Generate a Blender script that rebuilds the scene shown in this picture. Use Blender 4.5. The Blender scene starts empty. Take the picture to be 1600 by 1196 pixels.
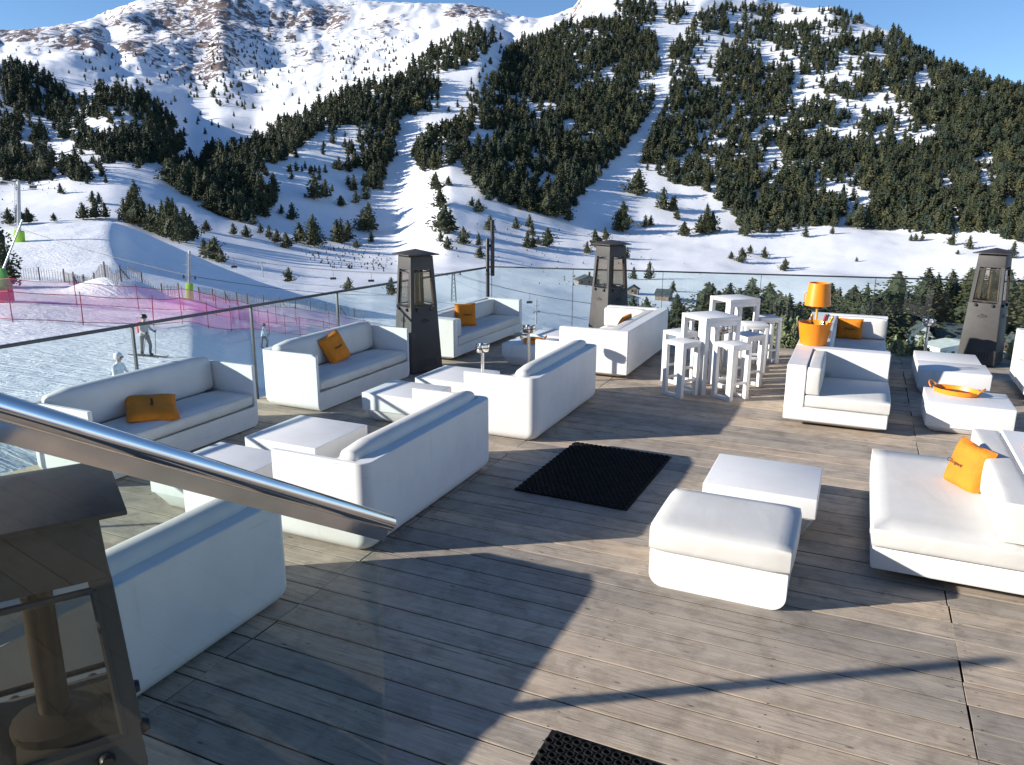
import bpy, bmesh, math, random
import numpy as np
from mathutils import Vector, Matrix
random.seed(7); RNG = np.random.default_rng(11)
SC = bpy.context.scene; COL = SC.collection
PI = math.pi
# ------------------------------------------------------------------ camera (deck axes: X along boards, Y along the joints)
F_PX = 1195.; PITCH = math.radians(14.05); ROLL = math.radians(.19); CAM_Z = 2.7; AZ = math.radians(24.3)
def cw(x, y, z=0.):                       # camera-aligned ground axes -> deck axes
    return np.array([x*math.cos(AZ)-y*math.sin(AZ), x*math.sin(AZ)+y*math.cos(AZ), z])
FW = cw(0, math.cos(PITCH), -math.sin(PITCH))
R0 = cw(1, 0, 0); U0 = cw(0, math.sin(PITCH), math.cos(PITCH))
RT = R0*math.cos(ROLL)+U0*math.sin(ROLL); UP = U0*math.cos(ROLL)-R0*math.sin(ROLL)
CP = np.array([0, 0, CAM_Z])
cd = bpy.data.cameras.new('camera'); cam = bpy.data.objects.new('camera', cd); COL.objects.link(cam)
cd.sensor_width = 36; cd.lens = F_PX/1600*36; cd.clip_end = 20000; cd.clip_start = .05
M = Matrix.Identity(4)
for i in range(3):
    M[i][0] = RT[i]; M[i][1] = UP[i]; M[i][2] = -FW[i]; M[i][3] = CP[i]
cam.matrix_world = M; SC.camera = cam
def ray(x, y): return FW+RT*((x-800)/F_PX)-UP*((y-598)/F_PX)
def gpt(x, y, z=0.):
    d = ray(x, y); return CP+d*((z-CAM_Z)/d[2])
# ------------------------------------------------------------------ light
SUN_AZ = math.radians(33); SUN_EL = math.radians(19)
Ld = Vector((math.cos(SUN_AZ)*math.cos(SUN_EL), math.sin(SUN_AZ)*math.cos(SUN_EL), -math.sin(SUN_EL)))
sl = bpy.data.lights.new('sun', 'SUN'); sl.energy = 5.0; sl.angle = math.radians(.53); sl.color = (1, .93, .83)
so = bpy.data.objects.new('sun', sl); COL.objects.link(so); so.rotation_euler = Ld.to_track_quat('-Z', 'Y').to_euler()
W = bpy.data.worlds.new('World'); SC.world = W; W.use_nodes = True
nt = W.node_tree; bg = nt.nodes['Background']; sky = nt.nodes.new('ShaderNodeTexSky'); sky.sky_type = 'NISHITA'
sky.sun_disc = False; sky.sun_elevation = SUN_EL; sky.sun_rotation = math.atan2(-Ld.x, -Ld.y) % (2*PI)
sky.altitude = 2000; sky.air_density = 1.0; sky.dust_density = 0.; sky.ozone_density = 4.5
nt.links.new(sky.outputs[0], bg.inputs[0]); bg.inputs[1].default_value = .098
SC.view_settings.view_transform = 'Standard'; SC.view_settings.look = 'None'; SC.view_settings.gamma = 1
SC.view_settings.exposure = .78
SC.cycles.max_bounces = 8; SC.cycles.transparent_max_bounces = 24
SC.cycles.sample_clamp_indirect = 4

# ------------------------------------------------------------------ materials
def mat(name, col, rough=.5, metal=0., **k):
    m = bpy.data.materials.new(name); m.use_nodes = True; p = m.node_tree.nodes['Principled BSDF']
    p.inputs['Base Color'].default_value = (*col, 1); p.inputs['Roughness'].default_value = rough; p.inputs['Metallic'].default_value = metal
    for a, b in k.items(): p.inputs[a.replace('_', ' ')].default_value = b
    return m
def nodes(m): return m.node_tree.nodes, m.node_tree.links, m.node_tree.nodes['Principled BSDF']
def noise(N, L, scale, detail=4, vec=None, rough=.55, dist=0):
    n = N.new('ShaderNodeTexNoise'); n.inputs['Scale'].default_value = scale; n.inputs['Detail'].default_value = detail
    n.inputs['Roughness'].default_value = rough; n.inputs['Distortion'].default_value = dist
    if vec is not None: L.new(vec, n.inputs['Vector'])
    return n
def ramp(N, L, src, stops):
    r = N.new('ShaderNodeValToRGB'); e = r.color_ramp.elements
    while len(e) < len(stops): e.new(.5)
    for i, (p, c) in enumerate(stops):
        e[i].position = p; e[i].color = (*c, 1) if len(c) == 3 else c
    L.new(src, r.inputs[0]); return r
def mixc(N, L, fac, a, b, mode='MIX'):
    x = N.new('ShaderNodeMix'); x.data_type = 'RGBA'; x.blend_type = mode
    for s, v in ((0, fac), (6, a), (7, b)):
        if hasattr(v, 'links') or hasattr(v, 'is_linked'): L.new(v, x.inputs[s])
        elif isinstance(v, (int, float)): x.inputs[s].default_value = v
        else: x.inputs[s].default_value = (*v, 1)
    return x.outputs[2]
def bump(N, L, p, h, strength, dist=.01, normal=None):
    b = N.new('ShaderNodeBump'); b.inputs['Strength'].default_value = strength; b.inputs['Distance'].default_value = dist
    L.new(h, b.inputs['Height'])
    if normal is not None: L.new(normal, b.inputs['Normal'])
    L.new(b.outputs[0], p.inputs['Normal']); return b.outputs[0]
def coord(N, kind='Object'):
    return N.new('ShaderNodeTexCoord').outputs[kind]
def mapped(N, L, scale, kind='Object', rot=(0, 0, 0)):
    mp = N.new('ShaderNodeMapping'); mp.inputs['Scale'].default_value = scale; mp.inputs['Rotation'].default_value = rot
    L.new(coord(N, kind), mp.inputs[0]); return mp.outputs[0]
def m_simple(name, col, rough, var=.08, scale=8, bscale=60, bstr=.1, bdist=.003, metal=0., **k):
    m = mat(name, col, rough, metal, **k); N, L, p = nodes(m); v = coord(N)
    n = noise(N, L, scale, 5, v)
    lo = tuple(max(0, c*(1-var*1.6)) for c in col); hi = tuple(min(1, c*(1+var)) for c in col)
    L.new(ramp(N, L, n.outputs[0], [(.3, lo), (.7, hi)]).outputs[0], p.inputs['Base Color'])
    n2 = noise(N, L, bscale, 3, v); bump(N, L, p, n2.outputs[0], bstr, bdist); return m
MT = {}
def white_plastic():
    m = mat('white_moulded_plastic', (.8, .8, .79), .5, Specular_IOR_Level=.35); N, L, p = nodes(m); v = coord(N)
    a = noise(N, L, 2.2, 6, v, .65); b = noise(N, L, 34, 4, v, .7)
    c1 = ramp(N, L, a.outputs[0], [(.32, (.68, .68, .67)), (.55, (.735, .735, .73))]).outputs[0]
    sp = ramp(N, L, b.outputs[0], [(.70, (1, 1, 1)), (.76, (.86, .85, .82))]).outputs[0]
    sf = noise(N, L, 1., 5, mapped(N, L, (3.5, 2.0, 15)), .62, 1.4); sm = ramp(N, L, sf.outputs[0], [(.655, (1, 1, 1)), (.70, (.80, .79, .77))]).outputs[0]
    dr = noise(N, L, 1., 4, mapped(N, L, (9, 9, .8)), .6); dm = ramp(N, L, dr.outputs[0], [(.60, (1, 1, 1)), (.80, (.90, .885, .86))]).outputs[0]
    L.new(mixc(N, L, 1., mixc(N, L, .8, mixc(N, L, 1., c1, sp, 'MULTIPLY'), sm, 'MULTIPLY'), dm, 'MULTIPLY'), p.inputs['Base Color'])
    r = ramp(N, L, a.outputs[0], [(.3, (.5,)*3), (.7, (.36,)*3)]); L.new(r.outputs[0], p.inputs['Roughness'])
    n2 = noise(N, L, 90, 2, v); bump(N, L, p, n2.outputs[0], .06, .002); return m
MT['white'] = white_plastic()
def cushion_mat():
    m = mat('off_white_vinyl', (.76, .75, .72), .62, Specular_IOR_Level=.3); N, L, p = nodes(m); v = coord(N)
    a = noise(N, L, 3, 5, v, .6); b = noise(N, L, 5, 3, mapped(N, L, (1, .35, 1)), .5, 1.2); c = noise(N, L, 220, 2, v)
    L.new(ramp(N, L, a.outputs[0], [(.3, (.60, .59, .555)), (.65, (.66, .65, .625))]).outputs[0], p.inputs['Base Color'])
    n1 = bump(N, L, p, b.outputs[0], .14, .022); bump(N, L, p, c.outputs[0], .15, .001, n1); return m
MT['cushion'] = cushion_mat()
def fabric(name, col):
    m = mat(name, col, .85); N, L, p = nodes(m); v = coord(N)
    a = noise(N, L, 6, 5, v); L.new(ramp(N, L, a.outputs[0], [(.3, tuple(c*.82 for c in col)), (.7, tuple(min(1, c*1.08) for c in col))]).outputs[0], p.inputs['Base Color'])
    b = noise(N, L, 9, 3, v, .5, 2.); c = noise(N, L, 420, 1, v); n1 = bump(N, L, p, b.outputs[0], .45, .02); bump(N, L, p, c.outputs[0], .3, .001, n1); return m
MT['orange_fabric'] = fabric('orange_canvas', (.67, .21, .011))
MT['orange'] = m_simple('orange_plastic', (.90, .27, .008), .38, .05, 4, 80, .05)
MT['heater'] = m_simple('grey_powder_coated_steel', (.074, .071, .069), .6, .14, 3, 160, .12, .001, Specular_IOR_Level=.25)
MT['heater_hat'] = m_simple('weathered_brown_steel', (.042, .036, .034), .6, .25, 6, 60, .15)
MT['black'] = m_simple('black_steel', (.018, .018, .02), .42, .2, 6, 90, .1)
MT['rubber'] = m_simple('black_rubber', (.008, .008, .0085), .75, .2, 10, 90, .2, Specular_IOR_Level=.2)
MT['chrome'] = m_simple('polished_steel', (.70, .67, .64), .07, .06, 5, 14, .02, .004, 1.)
MT['brushed'] = m_simple('brushed_steel', (.62, .61, .59), .25, .1, 12, 120, .06, .001, 1.)
MT['galv'] = m_simple('galvanised_steel', (.42, .44, .45), .45, .12, 3, 40, .08, .003, .6)
MT['dark_rail'] = m_simple('dark_rail_metal', (.07, .075, .08), .4, .12, 3, 40, .08, .003, .7)
MT['lime'] = m_simple('lime_green_padding', (.36, .60, .05), .7, .12, 3, 40, .2)
MT['green'] = m_simple('green_painted_metal', (.08, .30, .05), .5, .12, 3, 40, .1)
MT['redpad'] = m_simple('red_orange_padding', (.60, .09, .03), .7, .12, 3, 40, .2)
MT['timber_grey'] = m_simple('grey_fence_timber', (.16, .14, .125), .9, .25, 6, 30, .4)
MT['pole_red'] = m_simple('red_plastic_pole', (.35, .02, .05), .5, .1, 4)
MT['bark'] = m_simple('pine_bark', (.10, .065, .045), .95, .3, 12, 40, .8, .03)
MT['stone'] = m_simple('chalet_stone', (.22, .17, .14), .9, .35, 1.5, 3, .6, .1)
MT['render_white'] = m_simple('pale_render', (.60, .62, .58), .9, .12, .8, 9, .2, .02)
MT['slate'] = m_simple('dark_slate_roof', (.07, .085, .085), .7, .3, 1.2, 6, .4, .05)
MT['wood_dark'] = m_simple('dark_timber_cladding', (.055, .035, .024), .75, .3, 2, 20, .3)
MT['window'] = mat('dark_window_glass', (.02, .025, .03), .08)
MT['skin'] = m_simple('skin', (.55, .33, .24), .6, .05)
MT['dark_ink'] = mat('dark_print', (.03, .02, .015), .8)
MT['grey_ink'] = mat('grey_print', (.16, .16, .16), .8)
MT['bottle'] = mat('dark_green_bottle_glass', (.012, .03, .012), .12, Coat_Weight=.5)
MT['gold'] = m_simple('gold_foil', (.85, .50, .10), .35, .1, 12, 60, .3, .003, 1.)
MT['redfoil'] = m_simple('dark_red_foil', (.30, .03, .03), .45, .1, 12)
MT['tray_brown'] = m_simple('brown_tray_disc', (.16, .055, .03), .6, .15, 10)
MT['cable'] = mat('steel_cable', (.05, .05, .055), .6)
MT['burner'] = m_simple('dull_burner_steel', (.10, .088, .078), .5, .2, 9, 30, .2, .003, .8)
def glass(name, tint, refl=1.0, dirt=0.0):
    m = bpy.data.materials.new(name); m.use_nodes = True; N, L = m.node_tree.nodes, m.node_tree.links; N.clear()
    o = N.new('ShaderNodeOutputMaterial'); t = N.new('ShaderNodeBsdfTransparent'); t.inputs[0].default_value = (*tint, 1)
    g = N.new('ShaderNodeBsdfGlossy'); g.inputs['Roughness'].default_value = .01; g.inputs[0].default_value = (1, 1, 1, 1)
    lw = N.new('ShaderNodeLayerWeight'); lw.inputs[0].default_value = .5
    pw = N.new('ShaderNodeMath'); pw.operation = 'POWER'; L.new(lw.outputs['Facing'], pw.inputs[0]); pw.inputs[1].default_value = 4.2
    f = N.new('ShaderNodeMath'); f.operation = 'MULTIPLY_ADD'; L.new(pw.outputs[0], f.inputs[0]); f.inputs[1].default_value = .55*refl; f.inputs[2].default_value = .02*refl
    x = N.new('ShaderNodeMixShader'); L.new(f.outputs[0], x.inputs[0]); L.new(t.outputs[0], x.inputs[1]); L.new(g.outputs[0], x.inputs[2])
    last = x.outputs[0]
    if dirt:
        d = N.new('ShaderNodeBsdfDiffuse'); d.inputs[0].default_value = (.6, .62, .6, 1)
        n = noise(N, L, 1.6, 6, coord(N), .7); r = ramp(N, L, n.outputs[0], [(.45, (0,)*3), (.8, (dirt,)*3)])
        y = N.new('ShaderNodeMixShader'); L.new(r.outputs[0], y.inputs[0]); L.new(last, y.inputs[1]); L.new(d.outputs[0], y.inputs[2]); last = y.outputs[0]
    L.new(last, o.inputs[0]); return m
MT['rail_glass'] = glass('railing_glass', (.92, .975, .968), 1.0, .0)
MT['stair_glass'] = glass('stair_glass', (.90, .94, .92), 1.1, .0)
MT['heater_glass'] = glass('sooty_heater_glass', (.84, .80, .75), .9, .03)
def net_mat():
    m = bpy.data.materials.new('pink_safety_netting'); m.use_nodes = True; N, L = m.node_tree.nodes, m.node_tree.links; N.clear()
    o = N.new('ShaderNodeOutputMaterial'); t = N.new('ShaderNodeBsdfTransparent'); d = N.new('ShaderNodeBsdfDiffuse'); d.inputs[0].default_value = (.58, .14, .36, 1)
    tl = N.new('ShaderNodeBsdfTranslucent'); tl.inputs[0].default_value = (.60, .15, .38, 1); a = N.new('ShaderNodeMixShader'); a.inputs[0].default_value = .45
    L.new(d.outputs[0], a.inputs[1]); L.new(tl.outputs[0], a.inputs[2])
    n = noise(N, L, .35, 4, coord(N)); r = ramp(N, L, n.outputs[0], [(.3, (.21,)*3), (.75, (.26,)*3)])
    x = N.new('ShaderNodeMixShader'); L.new(r.outputs[0], x.inputs[0]); L.new(t.outputs[0], x.inputs[1]); L.new(a.outputs[0], x.inputs[2]); L.new(x.outputs[0], o.inputs[0]); return m
MT['net'] = net_mat()
def deck_mat():
    m = mat('weathered_deck_boards', (.3, .26, .22), .85); N, L, p = nodes(m)
    at = N.new('ShaderNodeAttribute'); at.attribute_name = 'board'
    sep = N.new('ShaderNodeSeparateColor'); L.new(at.outputs['Color'], sep.inputs[0])
    tc = coord(N); off = N.new('ShaderNodeVectorMath'); off.operation = 'MULTIPLY_ADD'; L.new(at.outputs['Color'], off.inputs[0]); off.inputs[1].default_value = (37, 53, 71); L.new(tc, off.inputs[2])
    mp = N.new('ShaderNodeMapping'); mp.inputs['Scale'].default_value = (1.1, 17, 17); L.new(off.outputs[0], mp.inputs[0])
    mpf = N.new('ShaderNodeMapping'); mpf.inputs['Scale'].default_value = (5, 120, 120); L.new(off.outputs[0], mpf.inputs[0])
    g = noise(N, L, 1., 7, mp.outputs[0], .68, 1.6); gf = noise(N, L, 1., 4, mpf.outputs[0], .6, .6)
    mk = N.new('ShaderNodeMapping'); mk.inputs['Scale'].default_value = (3.2, 8.5, 8.5); L.new(off.outputs[0], mk.inputs[0])
    vo = N.new('ShaderNodeTexVoronoi'); vo.inputs['Scale'].default_value = 1.; L.new(mk.outputs[0], vo.inputs['Vector'])
    base = ramp(N, L, g.outputs[0], [(.25, (.315, .265, .218)), (.5, (.43, .370, .308)), (.76, (.53, .468, .396))]).outputs[0]
    fine = ramp(N, L, gf.outputs[0], [(.30, (.66, .64, .62)), (.52, (1.04, 1.03, 1.02))]).outputs[0]
    c = mixc(N, L, .6, base, fine, 'MULTIPLY')
    tone = ramp(N, L, sep.outputs[0], [(0, (.66, .68, .71)), (.5, (1, .98, .95)), (1, (1.22, 1.12, 1.0))]).outputs[0]
    c = mixc(N, L, .8, c, tone, 'MULTIPLY')
    kn = ramp(N, L, vo.outputs['Distance'], [(.03, (.30, .25, .21)), (.06, (.62, .56, .52)), (.10, (1, 1, 1))]).outputs[0]
    c = mixc(N, L, .85, c, kn, 'MULTIPLY')
    st = noise(N, L, .9, 5, tc, .65); c = mixc(N, L, .85, c, ramp(N, L, st.outputs[0], [(.3, (.66, .68, .70)), (.6, (1.05, 1.04, 1.02))]).outputs[0], 'MULTIPLY')
    mc = N.new('ShaderNodeMapping'); mc.inputs['Scale'].default_value = (1.5, 42, 42); L.new(off.outputs[0], mc.inputs[0])
    ck = noise(N, L, 1., 3, mc.outputs[0], .5, .9); ckm = ramp(N, L, ck.outputs[0], [(.30, (.28, .25, .22)), (.345, (1, 1, 1))])
    c = mixc(N, L, .8, c, ckm.outputs[0], 'MULTIPLY')
    b2 = noise(N, L, 5., 6, tc, .7, .5); c = mixc(N, L, .7, c, ramp(N, L, b2.outputs[0], [(.34, (.62, .60, .57)), (.52, (1, 1, 1)), (.72, (1.12, 1.10, 1.06))]).outputs[0], 'MULTIPLY')
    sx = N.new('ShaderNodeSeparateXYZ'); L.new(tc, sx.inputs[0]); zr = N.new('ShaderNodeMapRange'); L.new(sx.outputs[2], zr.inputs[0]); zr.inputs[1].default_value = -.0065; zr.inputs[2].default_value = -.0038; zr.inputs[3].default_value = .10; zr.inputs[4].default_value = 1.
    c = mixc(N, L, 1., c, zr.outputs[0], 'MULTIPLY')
    L.new(c, p.inputs['Base Color'])
    gr = N.new('ShaderNodeTexWave'); gr.wave_type = 'BANDS'; gr.bands_direction = 'Y'; gr.inputs['Scale'].default_value = 26; gr.inputs['Distortion'].default_value = .25; L.new(tc, gr.inputs['Vector'])
    n1 = bump(N, L, p, g.outputs[0], .6, .006); n2 = bump(N, L, p, gf.outputs[0], .7, .003, n1); bump(N, L, p, ckm.outputs[0], .6, .003, n2); return m
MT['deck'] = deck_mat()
def snow_mat():
    m = mat('snow_and_rock', (.8, .83, .87), .55); N, L, p = nodes(m)
    at = N.new('ShaderNodeAttribute'); at.attribute_name = 'cover'; sep = N.new('ShaderNodeSeparateColor'); L.new(at.outputs['Color'], sep.inputs[0])
    tc = coord(N)
    s1 = noise(N, L, .02, 7, tc, .6); s2 = noise(N, L, .35, 6, tc, .65); s3 = noise(N, L, 3.2, 4, tc, .6)
    snow = ramp(N, L, s2.outputs[0], [(.25, (.80, .82, .86)), (.7, (.90, .91, .93))]).outputs[0]
    rn = noise(N, L, .012, 9, tc, .72, .8); rf = noise(N, L, .05, 10, mapped(N, L, (1, 1, .6)), .74)
    rock = ramp(N, L, rn.outputs[0], [(.3, (.075, .056, .052)), (.5, (.15, .11, .095)), (.7, (.24, .17, .135))]).outputs[0]
    # rock shows where the cover value beats a broken noise threshold
    ma = N.new('ShaderNodeMath'); ma.operation = 'MULTIPLY_ADD'; L.new(rf.outputs[0], ma.inputs[0]); ma.inputs[1].default_value = 2.2; L.new(sep.outputs[0], ma.inputs[2])
    mr = N.new('ShaderNodeMapRange'); L.new(ma.outputs[0], mr.inputs[0]); mr.inputs[1].default_value = 1.385; mr.inputs[2].default_value = 1.425
    rm = ramp(N, L, mr.outputs[0], [(0, (0,)*3), (1.0, (1,)*3)])
    L.new(mixc(N, L, rm.outputs[0], snow, rock), p.inputs['Base Color'])
    # piste texture: groomer ribs and ski tracks, strongest where green cover is high
    w1 = noise(N, L, 1., 4, mapped(N, L, (.16, 1.9, 1), rot=(0, 0, .5)), .6, 2.5); w2 = noise(N, L, 1., 5, mapped(N, L, (.55, 1.3, 1), rot=(0, 0, .9)), .6, 2.)
    ad = N.new('ShaderNodeMath'); L.new(w1.outputs[0], ad.inputs[0]); L.new(w2.outputs[0], ad.inputs[1])
    mu = N.new('ShaderNodeMath'); mu.operation = 'MULTIPLY'; L.new(ad.outputs[0], mu.inputs[0]); L.new(sep.outputs[1], mu.inputs[1])
    n1 = bump(N, L, p, mu.outputs[0], .8, .2); n2 = bump(N, L, p, s2.outputs[0], .25, .4, n1); s4 = noise(N, L, .11, 5, tc, .6); n3 = bump(N, L, p, s4.outputs[0], .10, 1.2, n2); s5 = noise(N, L, .9, 4, tc, .7); bump(N, L, p, s5.outputs[0], .25, .25, n3)
    return m
MT['snow'] = snow_mat()
def foliage_mat():
    m = mat('pine_needles', (.05, .06, .03), .75); N, L, p = nodes(m)
    at = N.new('ShaderNodeAttribute'); at.attribute_name = 'tint'; sep = N.new('ShaderNodeSeparateColor'); L.new(at.outputs['Color'], sep.inputs[0])
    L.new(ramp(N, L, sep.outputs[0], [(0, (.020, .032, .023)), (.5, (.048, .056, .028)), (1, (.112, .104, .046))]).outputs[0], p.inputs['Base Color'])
    p.inputs['Specular IOR Level'].default_value = .2; return m
MT['foliage'] = foliage_mat()

# ------------------------------------------------------------------ mesh helpers
class MB:
    def __init__(s): s.v = []; s.f = []
    def add(s, V, Fc):
        b = len(s.v); s.v += [tuple(p) for p in V]; s.f += [tuple(b+i for i in q) for q in Fc]; return s
    def box(s, x0, x1, y0, y1, z0, z1, M=None):
        V = [Vector((x, y, z)) for z in (z0, z1) for y in (y0, y1) for x in (x0, x1)]
        if M is not None: V = [M @ p for p in V]
        return s.add(V, [(0, 2, 3, 1), (4, 5, 7, 6), (0, 1, 5, 4), (2, 6, 7, 3), (0, 4, 6, 2), (1, 3, 7, 5)])
    def frus(s, c, a0, b0, z0, a1, b1, z1, M=None):      # tapered box
        cx, cy = c; V = []
        for a, b, z in ((a0, b0, z0), (a1, b1, z1)): V += [Vector((cx+i*a/2, cy+j*b/2, z)) for j in (-1, 1) for i in (-1, 1)]
        if M is not None: V = [M @ p for p in V]
        return s.add(V, [(0, 2, 3, 1), (4, 5, 7, 6), (0, 1, 5, 4), (2, 6, 7, 3), (0, 4, 6, 2), (1, 3, 7, 5)])
    def tube(s, pts, r, n=10, cap=True):
        pts = [Vector(p) for p in pts]; rs = r if isinstance(r, (list, tuple)) else [r]*len(pts); V = []; Fc = []
        up = None
        for i, p in enumerate(pts):
            d = (pts[min(i+1, len(pts)-1)]-pts[max(i-1, 0)]).normalized()
            if up is None: up = d.orthogonal().normalized()
            a = (up-d*up.dot(d)).normalized(); up = a; b = d.cross(a)
            for k in range(n):
                t = 2*PI*k/n; V.append(p+(a*math.cos(t)+b*math.sin(t))*rs[i])
        for i in range(len(pts)-1):
            for k in range(n): Fc.append((i*n+k, i*n+(k+1) % n, (i+1)*n+(k+1) % n, (i+1)*n+k))
        if cap: Fc.append(tuple(range(n))[::-1]); Fc.append(tuple((len(pts)-1)*n+k for k in range(n)))
        return s.add(V, Fc)
    def lathe(s, prof, n=32, c=(0, 0, 0), sx=1., sy=1.):
        V = []; Fc = []; m = len(prof)
        for r, z in prof:
            for k in range(n): V.append((c[0]+r*sx*math.cos(2*PI*k/n), c[1]+r*sy*math.sin(2*PI*k/n), c[2]+z))
        for i in range(m-1):
            for k in range(n): Fc.append((i*n+k, i*n+(k+1) % n, (i+1)*n+(k+1) % n, (i+1)*n+k))
        if prof[0][0] > 1e-6: Fc.append(tuple(range(n))[::-1])
        if prof[-1][0] > 1e-6: Fc.append(tuple((m-1)*n+k for k in range(n)))
        return s.add(V, Fc)
    def build(s, name, mt, parent=None, smooth=False, bevel=0, seg=2):
        me = bpy.data.meshes.new(name); me.from_pydata([tuple(v) for v in s.v], [], s.f); me.validate()
        return finish(name, me, mt, parent, smooth, bevel, seg)
def finish(name, me, mt, parent=None, smooth=False, bevel=0, seg=2, ang=40):
    bm = bmesh.new(); bm.from_mesh(me); bmesh.ops.remove_doubles(bm, verts=bm.verts, dist=1e-5); bmesh.ops.recalc_face_normals(bm, faces=bm.faces)
    if bevel:
        E = [e for e in bm.edges if len(e.link_faces) == 2 and e.calc_face_angle(0) > .5]
        bmesh.ops.bevel(bm, geom=E, offset=bevel, segments=seg, affect='EDGES', profile=.5, clamp_overlap=True)
    bm.to_mesh(me); bm.free()
    if smooth or bevel:
        me.polygons.foreach_set('use_smooth', [True]*len(me.polygons)); me.set_sharp_from_angle(angle=math.radians(ang))
    o = bpy.data.objects.new(name, me); COL.objects.link(o)
    if mt is not None: me.materials.append(MT[mt] if isinstance(mt, str) else mt)
    if parent is not None: o.parent = parent
    return o
def thing(name, label, cat, loc=(0, 0, 0), rot=0., group=None):
    o = bpy.data.objects.new(name, None); o.empty_display_size = .1; COL.objects.link(o); o.location = loc; o.rotation_euler = (0, 0, rot)
    o['label'] = label; o['category'] = cat
    if group: o['group'] = group
    return o
def tag(o, label, cat, group=None, kind=None):
    o['label'] = label; o['category'] = cat
    if group: o['group'] = group
    if kind: o['kind'] = kind
    return o
def copy_tree(o, parent=None):
    c = o.copy(); COL.objects.link(c)
    if parent is not None: c.parent = parent
    for ch in list(o.children): copy_tree(ch, c)
    return c
def relabel(o, label, group=None):
    o['label'] = label
    if group: o['group'] = group
    return o
def text_mesh(txt, size, depth=.002):
    cu = bpy.data.curves.new('lettering', 'FONT'); cu.body = txt; cu.size = size; cu.extrude = depth; cu.align_x = 'CENTER'; cu.align_y = 'CENTER'; cu.resolution_u = 3; cu.shear = .25
    o = bpy.data.objects.new('lettering', cu); COL.objects.link(o); dg = bpy.context.evaluated_depsgraph_get(); dg.update()
    me = bpy.data.meshes.new_from_object(o.evaluated_get(dg)); bpy.data.objects.remove(o); bpy.data.curves.remove(cu); return me
def boolean_cut(me, cut):
    a = bpy.data.objects.new('shell', me); COL.objects.link(a); b = bpy.data.objects.new('cutter', cut); COL.objects.link(b)
    md = a.modifiers.new('cut', 'BOOLEAN'); md.operation = 'DIFFERENCE'; md.object = b; md.solver = 'EXACT'
    dg = bpy.context.evaluated_depsgraph_get(); dg.update(); r = bpy.data.meshes.new_from_object(a.evaluated_get(dg))
    bpy.data.objects.remove(a); bpy.data.objects.remove(b); return r
def bm_box(x0, x1, y0, y1, z0, z1):
    bm = bmesh.new(); bmesh.ops.create_cube(bm, size=1)
    for v in bm.verts: v.co = Vector(((x0+x1)/2+v.co.x*(x1-x0), (y0+y1)/2+v.co.y*(y1-y0), (z0+z1)/2+v.co.z*(z1-z0)))
    return bm
def bevel_where(bm, cond, off, seg=5):
    E = [e for e in bm.edges if cond((e.verts[0].co+e.verts[1].co)/2, (e.verts[1].co-e.verts[0].co).normalized())]
    if E: bmesh.ops.bevel(bm, geom=E, offset=off, segments=seg, affect='EDGES', profile=.5, clamp_overlap=True)
def soft_box(name, x0, x1, y0, y1, z0, z1, r, parent, mt='cushion', puff=.012, seg=4, lean=0.):
    bm = bm_box(x0, x1, y0, y1, z0, z1); bmesh.ops.subdivide_edges(bm, edges=bm.edges, cuts=7, use_grid_fill=True)
    C = Vector(((x0+x1)/2, (y0+y1)/2, (z0+z1)/2)); Hh = Vector(((x1-x0)/2, (y1-y0)/2, (z1-z0)/2))
    for v in bm.verts:
        d = v.co-C; q = [d[i]/Hh[i] for i in range(3)]
        inner = Vector([max(-Hh[i]+r, min(Hh[i]-r, d[i])) if Hh[i] > r else 0 for i in range(3)])
        e = d-inner
        if e.length > 1e-6: d = inner+e.normalized()*min(r, e.length) if e.length > r else d
        bul = [(1-q[(i+1) % 3]**2)*(1-q[(i+2) % 3]**2) for i in range(3)]
        for i in range(3):
            if abs(q[i]) > .99: d[i] += puff*bul[i]*(1 if q[i] > 0 else -1)
        v.co = C+d
        if lean: v.co.x += lean*(v.co.z-z0)
    me = bpy.data.meshes.new(name); bm.to_mesh(me); bm.free()
    return finish(name, me, mt, parent, True, ang=60)

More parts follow.
